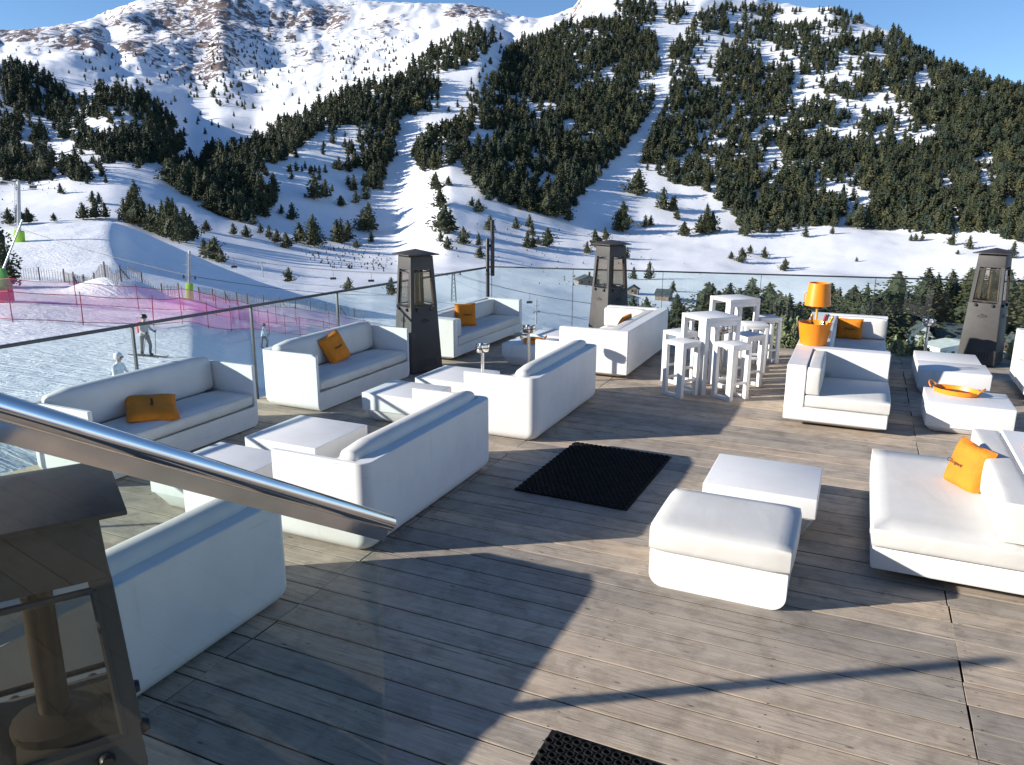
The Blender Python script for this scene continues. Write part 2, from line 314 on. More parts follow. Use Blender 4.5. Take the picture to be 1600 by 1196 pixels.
# ------------------------------------------------------------------ terrain
KN = {
 -420: [(18, 640), (40, 560), (70, 500), (108, 440), (140, 390), (150, 395), (260, 360), (400, 330), (600, 250), (750, 130), (850, 128), (1100, 115), (2000, 80), (2600, 60), (3200, 90)],
 0: [(18, 640), (35, 552), (50, 508), (60, 482), (80, 453), (108, 425), (130, 372), (140, 357), (150, 376), (190, 430), (300, 400), (420, 348), (520, 312), (691, 250), (826, 150), (877, 103), (902, 108), (1028, 112), (1300, 95), (2000, 65), (2500, 47), (2800, 62), (3400, 120)],
 60: [(18, 640), (35, 552), (50, 508), (60, 480), (80, 452), (108, 422), (130, 366), (140, 352), (150, 372), (190, 430), (300, 400), (420, 347), (520, 308), (691, 240), (826, 160), (877, 120), (902, 124), (1028, 118), (1300, 98), (2000, 62), (2500, 44), (2800, 60), (3400, 120)],
 110: [(18, 640), (35, 552), (50, 510), (60, 480), (80, 452), (108, 416), (130, 360), (140, 348), (150, 368), (190, 430), (300, 400), (420, 345), (520, 303), (691, 225), (809, 165), (860, 146), (893, 150), (1113, 118), (1800, 66), (2500, 35), (2800, 50), (3400, 120)],
 165: [(18, 640), (35, 552), (50, 511), (60, 482), (80, 455), (108, 412), (130, 357), (140, 345), (150, 367), (190, 430), (300, 400), (420, 345), (520, 298), (607, 255), (691, 200), (767, 140), (792, 145), (1028, 140), (1400, 110), (2000, 60), (2600, 17), (2900, 40), (3400, 120)],
 180: [(18, 640), (35, 552), (50, 511), (60, 483), (80, 456), (106, 416), (118, 386), (130, 360), (140, 347), (150, 369), (190, 430), (300, 400), (420, 346), (520, 297), (615, 252), (691, 200), (767, 138), (792, 145), (1028, 142), (1400, 111), (2000, 57), (2600, 11), (2900, 35), (3400, 120)],
 200: [(18, 640), (35, 552), (50, 512), (60, 484), (80, 459), (104, 424), (118, 404), (128, 385), (140, 353), (150, 374), (190, 430), (300, 400), (420, 348), (520, 298), (624, 250), (691, 200), (767, 138), (792, 145), (1028, 145), (1400, 112), (2000, 55), (2600, 6), (2900, 30), (3400, 120)],
 240: [(18, 640), (35, 552), (50, 514), (60, 487), (80, 463), (104, 432), (118, 418), (128, 403), (140, 368), (150, 388), (190, 430), (300, 402), (420, 358), (520, 305), (624, 255), (708, 200), (759, 162), (784, 172), (1028, 158), (1500, 108), (2200, 40), (2800, -30), (3400, 60)],
 300: [(18, 640), (35, 552), (50, 518), (62, 490), (80, 469), (104, 445), (118, 434), (128, 425), (140, 395), (150, 413), (190, 436), (300, 408), (420, 368), (520, 318), (590, 282), (624, 288), (775, 236), (1028, 180), (1500, 112), (2200, 28), (2800, -60), (3400, 20)],
 345: [(18, 640), (40, 556), (53, 530), (65, 502), (80, 481), (104, 456), (118, 447), (128, 440), (140, 415), (150, 430), (190, 442), (300, 412), (420, 377), (520, 330), (607, 262), (632, 268), (775, 226), (1028, 175), (1500, 108), (2200, 22), (2800, -65), (3400, 20)],
 400: [(18, 640), (53, 545), (65, 515), (80, 497), (104, 470), (118, 461), (128, 455), (140, 438), (150, 448), (190, 450), (300, 420), (420, 387), (520, 338), (607, 275), (662, 234), (691, 240), (944, 200), (1200, 150), (1700, 90), (2300, 15), (2900, -65), (3400, 10)],
 480: [(18, 640), (60, 560), (80, 510), (110, 480), (140, 465), (155, 466), (200, 455), (300, 432), (430, 396), (530, 352), (657, 250), (767, 186), (801, 190), (1113, 155), (1600, 92), (2300, 20), (2800, -30), (3400, 30)],
 560: [(18, 640), (60, 564), (90, 515), (130, 488), (200, 462), (300, 438), (440, 402), (540, 362), (624, 300), (725, 212), (826, 148), (860, 150), (1200, 122), (1700, 75), (2500, 2), (2850, -12), (3400, 40)],
 620: [(18, 640), (60, 568), (110, 505), (200, 468), (300, 443), (440, 406), (550, 360), (624, 302), (733, 218), (877, 124), (910, 127), (1300, 100), (1900, 55), (2600, 2), (2900, 14), (3400, 60)],
 700: [(18, 640), (60, 573), (120, 522), (200, 482), (300, 447), (400, 411), (500, 352), (620, 272), (800, 168), (980, 74), (1030, 77), (1500, 58), (2000, 30), (2600, 5), (2900, 20), (3400, 60)],
 750: [(18, 640), (60, 576), (120, 530), (200, 487), (300, 450), (410, 412), (510, 356), (640, 270), (820, 158), (1000, 56), (1050, 60), (1600, 46), (2100, 26), (2600, 9), (2900, 25), (3400, 60)],
 800: [(18, 640), (60, 579), (120, 540), (200, 495), (300, 457), (420, 415), (520, 365), (650, 280), (850, 166), (1080, 74), (1130, 78), (1400, 62), (2000, 40), (2500, 22), (2900, 40), (3400, 80)],
 850: [(18, 640), (60, 582), (120, 550), (200, 505), (310, 458), (440, 417), (540, 365), (680, 272), (880, 150), (1100, 60), (1180, 56), (1600, 44), (2100, 25), (2500, 34), (3400, 90)],
 900: [(18, 640), (60, 585), (120, 560), (200, 515), (320, 462), (450, 420), (560, 367), (700, 270), (900, 140), (1120, 38), (1500, 22), (1900, 8), (2300, 20), (3400, 90)],
 950: [(18, 640), (60, 588), (120, 570), (210, 518), (330, 465), (460, 421), (580, 366), (730, 258), (930, 125), (1130, 28), (1500, -4), (1900, -8), (2400, 20), (3400, 90)],
 1000: [(18, 640), (60, 591), (120, 580), (220, 520), (340, 467), (470, 422), (600, 362), (750, 252), (950, 115), (1180, 14), (1500, -18), (1800, -16), (2400, 20), (3400, 90)],
 1100: [(18, 640), (60, 597), (120, 590), (230, 530), (350, 472), (490, 420), (625, 358), (780, 245), (1000, 98), (1260, 4), (1450, -6), (1700, 6), (3400, 120)],
 1200: [(18, 640), (60, 600), (125, 605), (240, 540), (360, 478), (500, 420), (640, 358), (800, 240), (1020, 100), (1330, 15), (1480, 22), (3400, 150)],
 1300: [(18, 640), (60, 600), (130, 610), (250, 545), (360, 482), (500, 420), (640, 356), (800, 238), (1000, 110), (1250, 16), (1340, 26), (3400, 170)],
 1400: [(18, 640), (60, 600), (130, 612), (250, 548), (360, 485), (500, 424), (640, 362), (790, 250), (980, 125), (1180, 56), (1260, 70), (3400, 200)],
 1500: [(18, 640), (60, 600), (130, 615), (250, 550), (350, 490), (490, 428), (620, 372), (770, 262), (930, 160), (1090, 108), (1180, 122), (3400, 240)],
 1600: [(18, 640), (60, 600), (130, 620), (250, 555), (350, 495), (480, 432), (600, 384), (750, 275), (900, 190), (1030, 142), (1120, 158), (3400, 270)],
 1760: [(18, 640), (60, 600), (130, 630), (250, 560), (350, 500), (470, 440), (580, 395), (720, 310), (850, 240), (960, 205), (1050, 220), (3400, 290)],
 2000: [(18, 640), (60, 600), (130, 640), (250, 570), (350, 510), (450, 450), (560, 410), (700, 350), (820, 300), (930, 280), (1000, 295), (3400, 330)],
}
def hash2(i, j, s):
    h = (i.astype(np.int64)*374761393+j.astype(np.int64)*668265263+s*982451653) & 0x7fffffff
    h = ((h ^ (h >> 13))*1274126177) & 0x7fffffff
    return ((h ^ (h >> 16)) & 0xffff)/65535.
def vnoise(x, y, s=0):
    i = np.floor(x); j = np.floor(y); fx = x-i; fy = y-j; fx = fx*fx*fx*(fx*(fx*6-15)+10); fy = fy*fy*fy*(fy*(fy*6-15)+10)
    a = hash2(i, j, s); b = hash2(i+1, j, s); c = hash2(i, j+1, s); d = hash2(i+1, j+1, s)
    return (a*(1-fx)+b*fx)*(1-fy)+(c*(1-fx)+d*fx)*fy-.5
def fbm(x, y, o=5, s=0, g=.5, ridge=False):
    t = 0; a = 1
    for k in range(o):
        n = vnoise(x, y, s+k)
        if ridge: n = .5-2*np.abs(n)
        t = t+a*n; a *= g; x = x*2.03+17.1; y = y*2.03-9.7
    return t
NA, NR = 720, 600
azs = np.radians(np.concatenate([np.linspace(-95, -46, 40, endpoint=False), np.linspace(-46, 46, NA-80), np.linspace(46, 95, 41)[1:]]))
NA = len(azs)
rs = np.concatenate([[3, 8, 13], np.geomspace(18, 4200, NR-3)])
cols = []
for x in sorted(KN):
    r = np.array([k[0] for k in KN[x]], float); az = []; z = []
    for rr, y in KN[x]:
        d = ray(x, y); xc = d@R0; yc = d[0]*-math.sin(AZ)+d[1]*math.cos(AZ); az.append(math.atan2(xc, yc)); z.append(CAM_Z+rr*d[2]/math.hypot(xc, yc))
    z = np.array(z); zz = np.interp(np.log(np.clip(rs, 18, 4200)), np.log(r), z); aa = np.interp(np.log(np.clip(rs, 18, 4200)), np.log(r), np.array(az))
    over = rs > r[-1]; zz = zz-(rs-r[-1])*over*.12
    cols.append((aa, zz))
CA = np.array([c[0] for c in cols]); CZ = np.array([c[1] for c in cols])
Z = np.zeros((NR, NA))
for k in range(NR): Z[k] = np.interp(azs, CA[:, k], CZ[:, k])
def smooth(a, ax, w):
    ker = np.array([1, 4, 6, 4, 1.])/16
    for _ in range(w):
        p = np.pad(a, [(2, 2) if i == ax else (0, 0) for i in range(2)], mode='edge')
        a = sum(ker[k]*np.take(p, range(k, k+a.shape[ax]), axis=ax) for k in range(5))
    return a
Z = smooth(smooth(Z, 1, 3), 0, 1)
XC = rs[:, None]*np.sin(azs)[None]; YC = rs[:, None]*np.cos(azs)[None]
RR = rs[:, None]*np.ones((1, NA))
def sstep(a, b, x): t = np.clip((x-a)/(b-a), 0, 1); return t*t*(3-2*t)
far = sstep(900, 1700, RR); mid = sstep(330, 560, RR)*(1-far)
mtn = fbm(XC/420, YC/420, 6, 3, .44, True)
A_ = np.arctan2(XC, YC)
gul = fbm(A_*26+fbm(XC/300, YC/300, 3, 51)*.9, RR/620, 5, 61, .55, True)      # gullies running down the faces
Z += far*(mtn*32+gul*9+fbm(XC/60, YC/60, 4, 21, .5, True)*1.6)
Z += mid*(fbm(XC/120, YC/120, 5, 9, .42)*8)
Z += sstep(160, 330, RR)*(1-mid)*(1-far)*fbm(XC/40, YC/40, 4, 14, .42)*1.1
Z += sstep(30, 60, RR)*(1-sstep(160, 330, RR))*fbm(XC/9, YC/9, 4, 31)*.30
SKX = [-150, 0, 50, 100, 130, 160, 190, 215, 260, 330, 400, 470, 520, 560, 600, 680, 720, 760, 780, 800, 840, 870, 900]; SKY_ = [60, 47, 45, 38, 33, 20, 9, 0, -22, -48, -38, -8, -4, 0, 3, 6, 5, 11, 17, 24, 29, 22, 10]
SH_ = np.zeros(NA); OK_ = np.zeros(NA)
E_ = (Z-CAM_Z)/RR
for j in range(NA):
    k = int(np.argmax(np.where(RR[:, j] > 1500, E_[:, j], -9))); r = rs[k]
    p = np.array(cw(XC[k, j], YC[k, j], Z[k, j]))-CP
    if p@FW < 10: continue
    px = 800+F_PX*(p@RT)/(p@FW)
    if px < -150 or px > 905: continue
    want = float(np.interp(px, SKX, SKY_)); d = ray(px, want); SH_[j] = d[2]/math.hypot(d@R0, d[0]*-math.sin(AZ)+d[1]*math.cos(AZ))-E_[k, j]; OK_[j] = 1
ker = np.hanning(9); ker /= ker.sum(); SH_ = np.convolve(SH_*OK_, ker, 'same')
Z += far*RR*SH_[None]
# two snow mounds and kicker tables of the snow park
def mound(px, py, r, h, sx, sy):
    global Z
    d = ray(px, py); xc = d@R0; yc = d[0]*-math.sin(AZ)+d[1]*math.cos(AZ); t = r/math.hypot(xc, yc); x0, y0 = xc*t, yc*t
    q = ((XC-x0)/sx)**2+((YC-y0)/sy)**2; Z = Z+h*np.exp(-q**1.4)
mound(188, 462, 74, 1.75, 3.9, 3.0)
mound(62, 350, 150, 1.9, 3.4, 3); mound(110, 348, 150, 1.4, 3, 3)
TX = XC*math.cos(AZ)-YC*math.sin(AZ); TY = XC*math.sin(AZ)+YC*math.cos(AZ)
# cover: red = bare rock tendency, green = tracked snow
PXD = XC*0; 
def project_grid():
    P0 = np.stack([TX, TY, Z-CAM_Z], -1); dz = P0@FW; return 800+F_PX*(P0@RT)/dz, 598-F_PX*(P0@UP)/dz
PXg, PYg = project_grid()
rock = np.full_like(Z, -.14)
gz = np.gradient(Z, axis=0)/np.gradient(rs)[:, None]
ga = np.gradient(Z, axis=1)/(RR*np.gradient(azs)[None])
slope = np.hypot(gz, ga)
rock += far*(sstep(.45, 1.1, slope)*.55+fbm(XC/150, YC/150, 5, 41)*.35)
for bx, by, sx, sy, w in [(60, 62, 60, 16, .5), (125, 60, 40, 22, .5), (20, 55, 30, 12, .5), (200, 55, 40, 30, .35), (300, 70, 60, 55, .45), (280, 15, 70, 25, .5), (330, 100, 35, 30, .45), (210, 75, 22, 10, .5), (360, 35, 60, 40, .3), (520, 20, 25, 25, .5), (590, 40, 40, 22, .35), (745, 16, 28, 13, .8), (710, 22, 20, 10, .5), (905, 32, 30, 12, .45), (960, 18, 40, 14, .45), (440, 30, 50, 30, .25), (480, 60, 45, 40, .25)]:
    rock += far*(w*.86)*np.exp(-(((PXg-bx)/(sx*1.2))**2+((PYg-by)/(sy*1.2))**2)**1.5)
rock += sstep(900, 1150, RR)*(1-far)*.25*np.exp(-((PXg-940)/60)**2-((PYg-30)/18)**2)
rock += far*(fbm(A_*90+fbm(XC/200, YC/200, 3, 93)*1.5, RR/130, 6, 91, .65)*.34+.10*np.clip(gul, -1, 1))
rk = np.clip(rock, 0, .7); Z += far*rk*(fbm(XC/24, YC/24, 4, 95, .62, True)*8-2); 
track = .25+.75*(1-sstep(90, 160, RR))
tv = np.stack([TX, TY, Z], -1).reshape(-1, 3)
idx = np.arange(NR*NA).reshape(NR, NA)
quads = np.stack([idx[:-1, :-1], idx[:-1, 1:], idx[1:, 1:], idx[1:, :-1]], -1).reshape(-1, 4)
def np_mesh(name, V, Q):
    me = bpy.data.meshes.new(name); n = Q.shape[1]; me.vertices.add(len(V)); me.vertices.foreach_set('co', np.ascontiguousarray(V, np.float32).ravel())
    me.loops.add(Q.size); me.loops.foreach_set('vertex_index', np.ascontiguousarray(Q, np.int32).ravel())
    me.polygons.add(len(Q)); me.polygons.foreach_set('loop_start', np.arange(0, Q.size, n, dtype=np.int32)); me.update(calc_edges=True); return me
def vcol(me, name, C):
    a = me.attributes.new(name, 'FLOAT_COLOR', 'POINT'); a.data.foreach_set('color', np.ascontiguousarray(C, np.float32).ravel())
tm = np_mesh('snow_terrain', tv, quads); tm.polygons.foreach_set('use_smooth', np.ones(len(quads), bool))
rock = np.minimum(rock, .34+.16*fbm(XC/180, YC/180, 3, 88))
vcol(tm, 'cover', np.stack([rock.ravel(), track.ravel(), rock.ravel()*0, rock.ravel()*0+1], -1))
ter = bpy.data.objects.new('snow_terrain', tm); COL.objects.link(ter); tm.materials.append(MT['snow']); ter['kind'] = 'structure'
ELT = (Z-CAM_Z)/RR
def tz(u, v):
    xc = u*math.cos(AZ)+v*math.sin(AZ); yc = -u*math.sin(AZ)+v*math.cos(AZ); r = math.hypot(xc, yc); a = math.atan2(xc, yc)
    i = min(max(np.searchsorted(rs, r)-1, 0), NR-2); j = min(max(np.searchsorted(azs, a)-1, 0), NA-2)
    p = (r-rs[i])/(rs[i+1]-rs[i]); q = (a-azs[j])/(azs[j+1]-azs[j])
    return (Z[i, j]*(1-q)+Z[i, j+1]*q)*(1-p)+(Z[i+1, j]*(1-q)+Z[i+1, j+1]*q)*p
def on_ground(px, py):                      # where a sight line meets the terrain -> point, range
    d = ray(px, py); xc = d@R0; yc = d[0]*-math.sin(AZ)+d[1]*math.cos(AZ); h = math.hypot(xc, yc); a = math.atan2(xc, yc); t = d[2]/h
    j = min(max(np.searchsorted(azs, a)-1, 0), NA-2); q = (a-azs[j])/(azs[j+1]-azs[j]); e = ELT[:, j]*(1-q)+ELT[:, j+1]*q
    k = np.nonzero((e >= t) & (rs > 17))[0]
    if len(k) == 0: return None
    i = k[0]
    if i > 0 and e[i] != e[i-1] and rs[i] > 18.1:
        f = (t-e[i-1])/(e[i]-e[i-1]); r = rs[i-1]+(rs[i]-rs[i-1])*min(max(f, 0), 1)
    else: r = rs[i]
    p = cw(xc/h*r, yc/h*r); return np.array([p[0], p[1], tz(p[0], p[1])]), r

# ------------------------------------------------------------------ trees
def tree_arrays(seed, tufts, size, plump=.30, spread=1.):
    g = np.random.default_rng(seed); V = []; T = []; C = []
    def tri(ps, c):
        b = len(V); V.extend(ps); C.extend([c]*len(ps)); T.append((b, b+1, b+2))
    ex = g.uniform(1.15, 2.3); lob = [(g.uniform(0, 2*PI), g.uniform(.2, .85), g.uniform(.05, .12)) for _ in range(9)]
    def R(h, a):
        base = plump*(1-h**ex)**.85*min(1, (h+.06)/.24)**.6
        for la, lh, lw in lob: base *= 1+.42*math.cos(a-la)*math.exp(-((h-lh)/lw)**2)
        return max(base, .012)
    # inner body keeps the crown from reading as scattered flakes
    n = 7; H = [.07, .16, .3, .45, .6, .75, .88, .985]; rings = []
    for h in H:
        ring = []
        for k in range(n):
            a = 2*PI*k/n+g.uniform(-.3, .3); r = R(h, a)*g.uniform(.42, .72); ring.append((r*math.cos(a), r*math.sin(a), h+g.uniform(-.02, .02)))
        rings.append(ring)
    for i in range(len(H)-1):
        for k in range(n):
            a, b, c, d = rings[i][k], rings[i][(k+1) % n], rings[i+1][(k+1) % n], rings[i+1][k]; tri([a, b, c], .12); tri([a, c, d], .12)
    for _ in range(tufts):
        h = 1-(g.uniform(0, 1)**.62)*.93; a = g.uniform(0, 2*PI); r = R(h, a)*g.uniform(.55, 1.08)
        o = np.array([r*math.cos(a), r*math.sin(a), h]); out = np.array([math.cos(a), math.sin(a), g.uniform(-.25, .55)]); out /= np.linalg.norm(out)
        side = np.array([-math.sin(a), math.cos(a), g.uniform(-.4, .4)]); up = np.cross(out, side); s = size*g.uniform(.6, 1.35)*(1.1-.5*h); c = float(np.clip(g.normal(.5, .22), 0, 1))
        tip = o+out*s*1.15; l = o-side*s*.55-out*s*.15; q = o+side*s*.55-out*s*.15; top = o+up*s*.5+out*s*.1
        tri([tuple(l), tuple(tip), tuple(top)], c); tri([tuple(top), tuple(tip), tuple(q)], c)
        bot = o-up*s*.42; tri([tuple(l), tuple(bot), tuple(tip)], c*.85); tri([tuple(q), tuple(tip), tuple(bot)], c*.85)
    nc = len(V)
    for k in range(5):                       # trunk
        a, b = 2*PI*k/5, 2*PI*(k+1)/5; w = .022
        tri([(w*math.cos(a), w*math.sin(a), -.05), (w*math.cos(b), w*math.sin(b), -.05), (0, 0, .55)], 0.)
    return np.array(V), np.array(T), np.array(C), nc
FARV = [tree_arrays(100+i, 96, .085, pl) for i, pl in enumerate((.20, .24, .28, .22, .31, .18, .26, .23, .29, .21))]
PTS = []                                     # (px, py, height_m or None, height_px or None, zone)
def inpoly(x, y, P):
    c = False; n = len(P)
    for i in range(n):
        (x1, y1), (x2, y2) = P[i], P[(i+1) % n]
        if (y1 > y) != (y2 > y) and x < (x2-x1)*(y-y1)/(y2-y1)+x1: c = not c
    return c
CLEAR = [(1100, 100, 22, 24), (1118, 62, 24, 12), (1240, 32, 40, 9), (1262, 145, 30, 26), (1330, 168, 40, 12), (1385, 170, 40, 14), (1412, 205, 16, 34), (1440, 215, 34, 12), (1205, 262, 20, 34), (1182, 225, 10, 20), (1300, 300, 40, 14), (1345, 318, 28, 20), (1540, 275, 14, 36), (1320, 120, 30, 10), (1215, 95, 30, 14), (1370, 90, 14, 12), (1160, 30, 30, 10),
         (752, 222, 26, 15), (845, 170, 28, 9), (950, 120, 9, 16), (900, 140, 14, 7), (840, 245, 14, 12), (800, 262, 22, 8), (165, 200, 40, 10), (215, 195, 26, 10), (1480, 300, 12, 18), (1575, 320, 10, 24), (1440, 130, 12, 16), (890, 200, 10, 14), (860, 285, 18, 12)]
def clear(x, y):
    return any(((x-a)/c)**2+((y-b)/d)**2 < 1 for a, b, c, d in CLEAR)
POLY = [
 ([(1048, 80), (1090, 28), (1130, 12), (1200, 16), (1262, 20), (1310, 15), (1345, 24), (1400, 52), (1470, 92), (1545, 112), (1600, 138), (1640, 160), (1640, 392), (1600, 385), (1531, 364), (1461, 369), (1374, 360), (1286, 354), (1208, 365), (1163, 362), (1110, 306), (1040, 284), (1001, 262), (1022, 197), (1047, 158)], 1.0, 'right hillside'),
 ([(801, 74), (850, 52), (880, 44), (934, 32), (973, 32), (1026, 63), (1031, 123), (1012, 183), (969, 242), (931, 281), (885, 337), (843, 337), (766, 316), (720, 260), (724, 228), (738, 176), (766, 130)], .98, 'middle slope'),
 ([(960, 8), (1000, 0), (1030, 0), (1020, 45), (980, 38)], .6, 'middle slope'), ([(1040, 10), (1075, 8), (1060, 40), (1040, 40)], .35, 'right hillside'),
 ([(643, 246), (655, 228), (690, 205), (720, 195), (738, 178), (728, 240), (700, 262), (660, 272)], .9, 'middle slope'),
 ([(246, 263), (298, 253), (386, 228), (439, 197), (492, 175), (558, 140), (608, 130), (660, 91), (717, 49), (748, 46), (783, 63), (745, 98), (688, 119), (685, 172), (657, 179), (590, 197), (558, 199), (492, 213), (439, 255), (415, 285), (432, 320), (379, 351), (326, 330), (267, 291)], .95, 'long ridge'),
 ([(545, 235), (612, 192), (626, 205), (607, 262), (600, 300), (545, 302), (541, 270)], .9, 'left of piste'),
 ([(0, 97), (46, 112), (84, 130), (123, 161), (95, 190), (60, 200), (30, 175), (0, 160)], .8, 'left knoll'), ([(0, 183), (46, 197), (84, 218), (90, 255), (67, 290), (0, 283)], .75, 'left knoll'),
 ([(84, 190), (140, 158), (169, 137), (225, 147), (256, 175), (295, 211), (295, 232), (253, 260), (211, 263), (151, 242), (102, 228)], .92, 'left knoll'), ([(100, 262), (151, 255), (152, 283), (105, 285)], .9, 'left knoll'),
]
def jit(): return RNG.uniform()
spac = {'right hillside': 6.8, 'middle slope': 6.6, 'long ridge': 6.2, 'left of piste': 7.2, 'left knoll': 6.6}
for P, dens, zone in POLY:
    xs = [p[0] for p in P]; ys = [p[1] for p in P]; s = spac[zone]; y = min(ys)
    while y < max(ys):
        sp = s*(.62+.45*min(1, max(0, y/330))) if zone in ('right hillside', 'middle slope') else s
        x = min(xs)
        while x < max(xs):
            qx, qy = x+(jit()-.5)*sp*1.2, y+(jit()-.5)*sp; x += sp
            if not inpoly(qx, qy, P) or (clear(qx, qy) and jit() < .9): continue
            nn = float(fbm(np.array([qx/46.]), np.array([qy/26.]), 3, 77)[0]); d = dens
            if zone == 'right hillside' and qy < 230 and qx < 1470: d = .66
            if zone == 'left knoll': d -= .10
            nn = nn*1.7
            if jit() > d+min(0, nn*.9): continue
            PTS.append((qx, qy, float(np.clip(RNG.lognormal(2.24, .28), 4.5, 17))*(1 if qy < 150 else 1.1), None, zone))
        y += sp*.68
def sc(P, n, hm, zone):
    xs = [p[0] for p in P]; ys = [p[1] for p in P]; k = 0
    while k < n:
        x, y = RNG.uniform(min(xs), max(xs)), RNG.uniform(min(ys), max(ys))
        if inpoly(x, y, P): PTS.append((x, y, RNG.uniform(*hm), None, zone)); k += 1
sc([(250, 60), (480, 60), (520, 180), (400, 250), (300, 210), (180, 130)], 130, (4, 8), 'high mountain')
sc([(330, 60), (440, 40), (440, 120), (330, 140)], 90, (4, 9), 'high mountain')
sc([(290, 120), (390, 120), (385, 170), (300, 165)], 26, (6, 11), 'high mountain')
sc([(520, 60), (640, 60), (640, 130), (520, 150)], 110, (4, 8), 'high mountain')
sc([(0, 70), (280, 90), (300, 130), (180, 145), (0, 95)], 60, (4, 8), 'high mountain')
sc([(700, 175), (780, 75), (860, 50), (950, 30), (780, 130), (730, 180)], 90, (5, 9), 'middle slope')
sc([(470, 215), (640, 190), (610, 300), (440, 300)], 45, (5, 10), 'left of piste')
sc([(0, 160), (120, 165), (150, 260), (60, 300), (0, 300)], 70, (5, 9), 'left knoll')
sc([(150, 240), (240, 255), (200, 285), (120, 290)], 20, (5, 9), 'left knoll')
sc([(1050, 20), (1400, 60), (1450, 200), (1250, 230), (1050, 150)], 160, (4, 8), 'right hillside')
LONE = [(146, 318, 18), (155, 318, 16), (130, 346, 24), (150, 346, 28), (165, 346, 22), (45, 352, 22), (15, 354, 24), (30, 353, 27), (85, 350, 12), (95, 303, 15), (428, 302, 28), (491, 312, 38), (509, 309, 26), (456, 281, 12), (520, 225, 16), (530, 267, 20), (527, 379, 32), (544, 376, 28), (491, 386, 45), (469, 379, 28), (449, 386, 18), (457, 344, 24), (421, 372, 18), (407, 365, 15), (323, 362, 16), (534, 323, 15), (395, 352, 16), (440, 335, 14), (415, 340, 22), (365, 367, 16), (385, 372, 18), (433, 380, 20), (447, 388, 22), (338, 418, 34), (320, 415, 24), (330, 417, 26), (346, 419, 22), (452, 441, 21), (545, 455, 20), (612, 462, 26), (556, 318, 18),
 (534, 381, 36), (576, 362, 40), (568, 362, 32), (580, 379, 16), (557, 388, 12), (532, 323, 16), (573, 312, 18), (681, 298, 26), (701, 291, 14), (688, 326, 30), (695, 365, 40), (704, 362, 32), (688, 379, 16), (699, 391, 20), (724, 383, 26), (748, 384, 18), (750, 404, 18), (766, 362, 23), (806, 358, 17), (748, 332, 19), (738, 323, 14), (827, 355, 18), (831, 369, 19), (824, 388, 24), (832, 388, 18), (855, 386, 27), (841, 383, 12), (889, 346, 28), (899, 323, 15), (868, 340, 44), (855, 338, 36), (973, 362, 42), (965, 362, 30), (1008, 355, 17), (1017, 353, 15), (996, 305, 36), (1036, 328, 31), (1054, 330, 22), (1059, 344, 13), (1069, 369, 20), (929, 386, 25), (945, 376, 19), (917, 397, 18), (980, 405, 17), (894, 302, 13), (1068, 369, 20), (1103, 366, 42), (1094, 366, 28), (1112, 364, 30), (1163, 369, 30), (1158, 411, 22), (1142, 405, 11), (1194, 404, 17), (1172, 397, 13), (1226, 421, 16), (1338, 409, 7), (1423, 377, 10), (1430, 377, 11), (1440, 377, 10), (1488, 384, 20), (1514, 390, 20), (1582, 404, 24), (1057, 342, 12), (1050, 330, 20), (1496, 398, 7), (1014, 437, 25), (990, 437, 18), (1052, 456, 16), (1224, 424, 15), (1230, 362, 20), (1258, 371, 16), (1300, 366, 12), (764, 300, 20), (790, 318, 30), (772, 304, 24)]
CLUMP = [(196, 372, 62), (206, 374, 74), (216, 376, 92), (226, 380, 70), (238, 378, 58), (250, 380, 48), (258, 381, 66), (268, 382, 72), (280, 382, 60), (291, 380, 54), (300, 376, 40), (245, 372, 50), (210, 366, 70), (275, 372, 60)]
CREST = lambda x: float(np.interp(x, [0, 60, 110, 165, 180, 200, 240, 300, 345, 400], [357, 352, 348, 345, 347, 353, 368, 395, 415, 438]))
CLUMP = [(x, min(y, CREST(x)-5), h-(y-min(y, CREST(x)-5))) for x, y, h in CLUMP]
LONE = [(x, min(y, CREST(x)-4), h) if x < 360 else (x, y, h) for x, y, h in LONE]
for x, y, h in LONE: PTS.append((x, y, None, h, 'open snow'))
for x, y, h in CLUMP: PTS.append((x, y, None, h, 'behind the snow ramp'))
VIL = []
for x in range(968, 1640, 11):
    n = 2 if x > 1050 and jit() < .85 else 1
    for _ in range(n):
        by = RNG.uniform(488, 548); top = np.interp(x, [960, 1010, 1060, 1100, 1140, 1180, 1215, 1240, 1290, 1340, 1400, 1450, 1500, 1560, 1600], [466, 462, 452, 446, 440, 440, 450, 444, 448, 442, 428, 420, 424, 420, 424])+RNG.uniform(-4, 44)
        if 1072 < x < 1100 and by > 470: continue
        if 1402 < x < 1520 and by > 512: continue
        VIL.append((x+RNG.uniform(-6, 6), by, by-top))
for x, y, h in VIL: PTS.append((x, y, None, h, 'below the terrace'))
trees = []
for x, y, hm, hp, zone in PTS:
    g = on_ground(x, y)
    if g is None: continue
    p, r = g; d3 = float(np.linalg.norm(p-CP)); depth = float((p-CP)@FW)
    h = hm if hm else hp/F_PX*depth*(1.14 if zone == 'open snow' else 1.04)
    if h > 24: h = 24
    trees.append((p, h, h/depth*F_PX, zone, RNG.integers(0, 1 << 30), x, y))
trees.sort(key=lambda t: (-2 if t[3] in ('open snow', 'behind the snow ramp', 'below the terrace') else 0)*1000-t[2])
N_IND = 296
ind, mass = trees[:N_IND], trees[N_IND:]
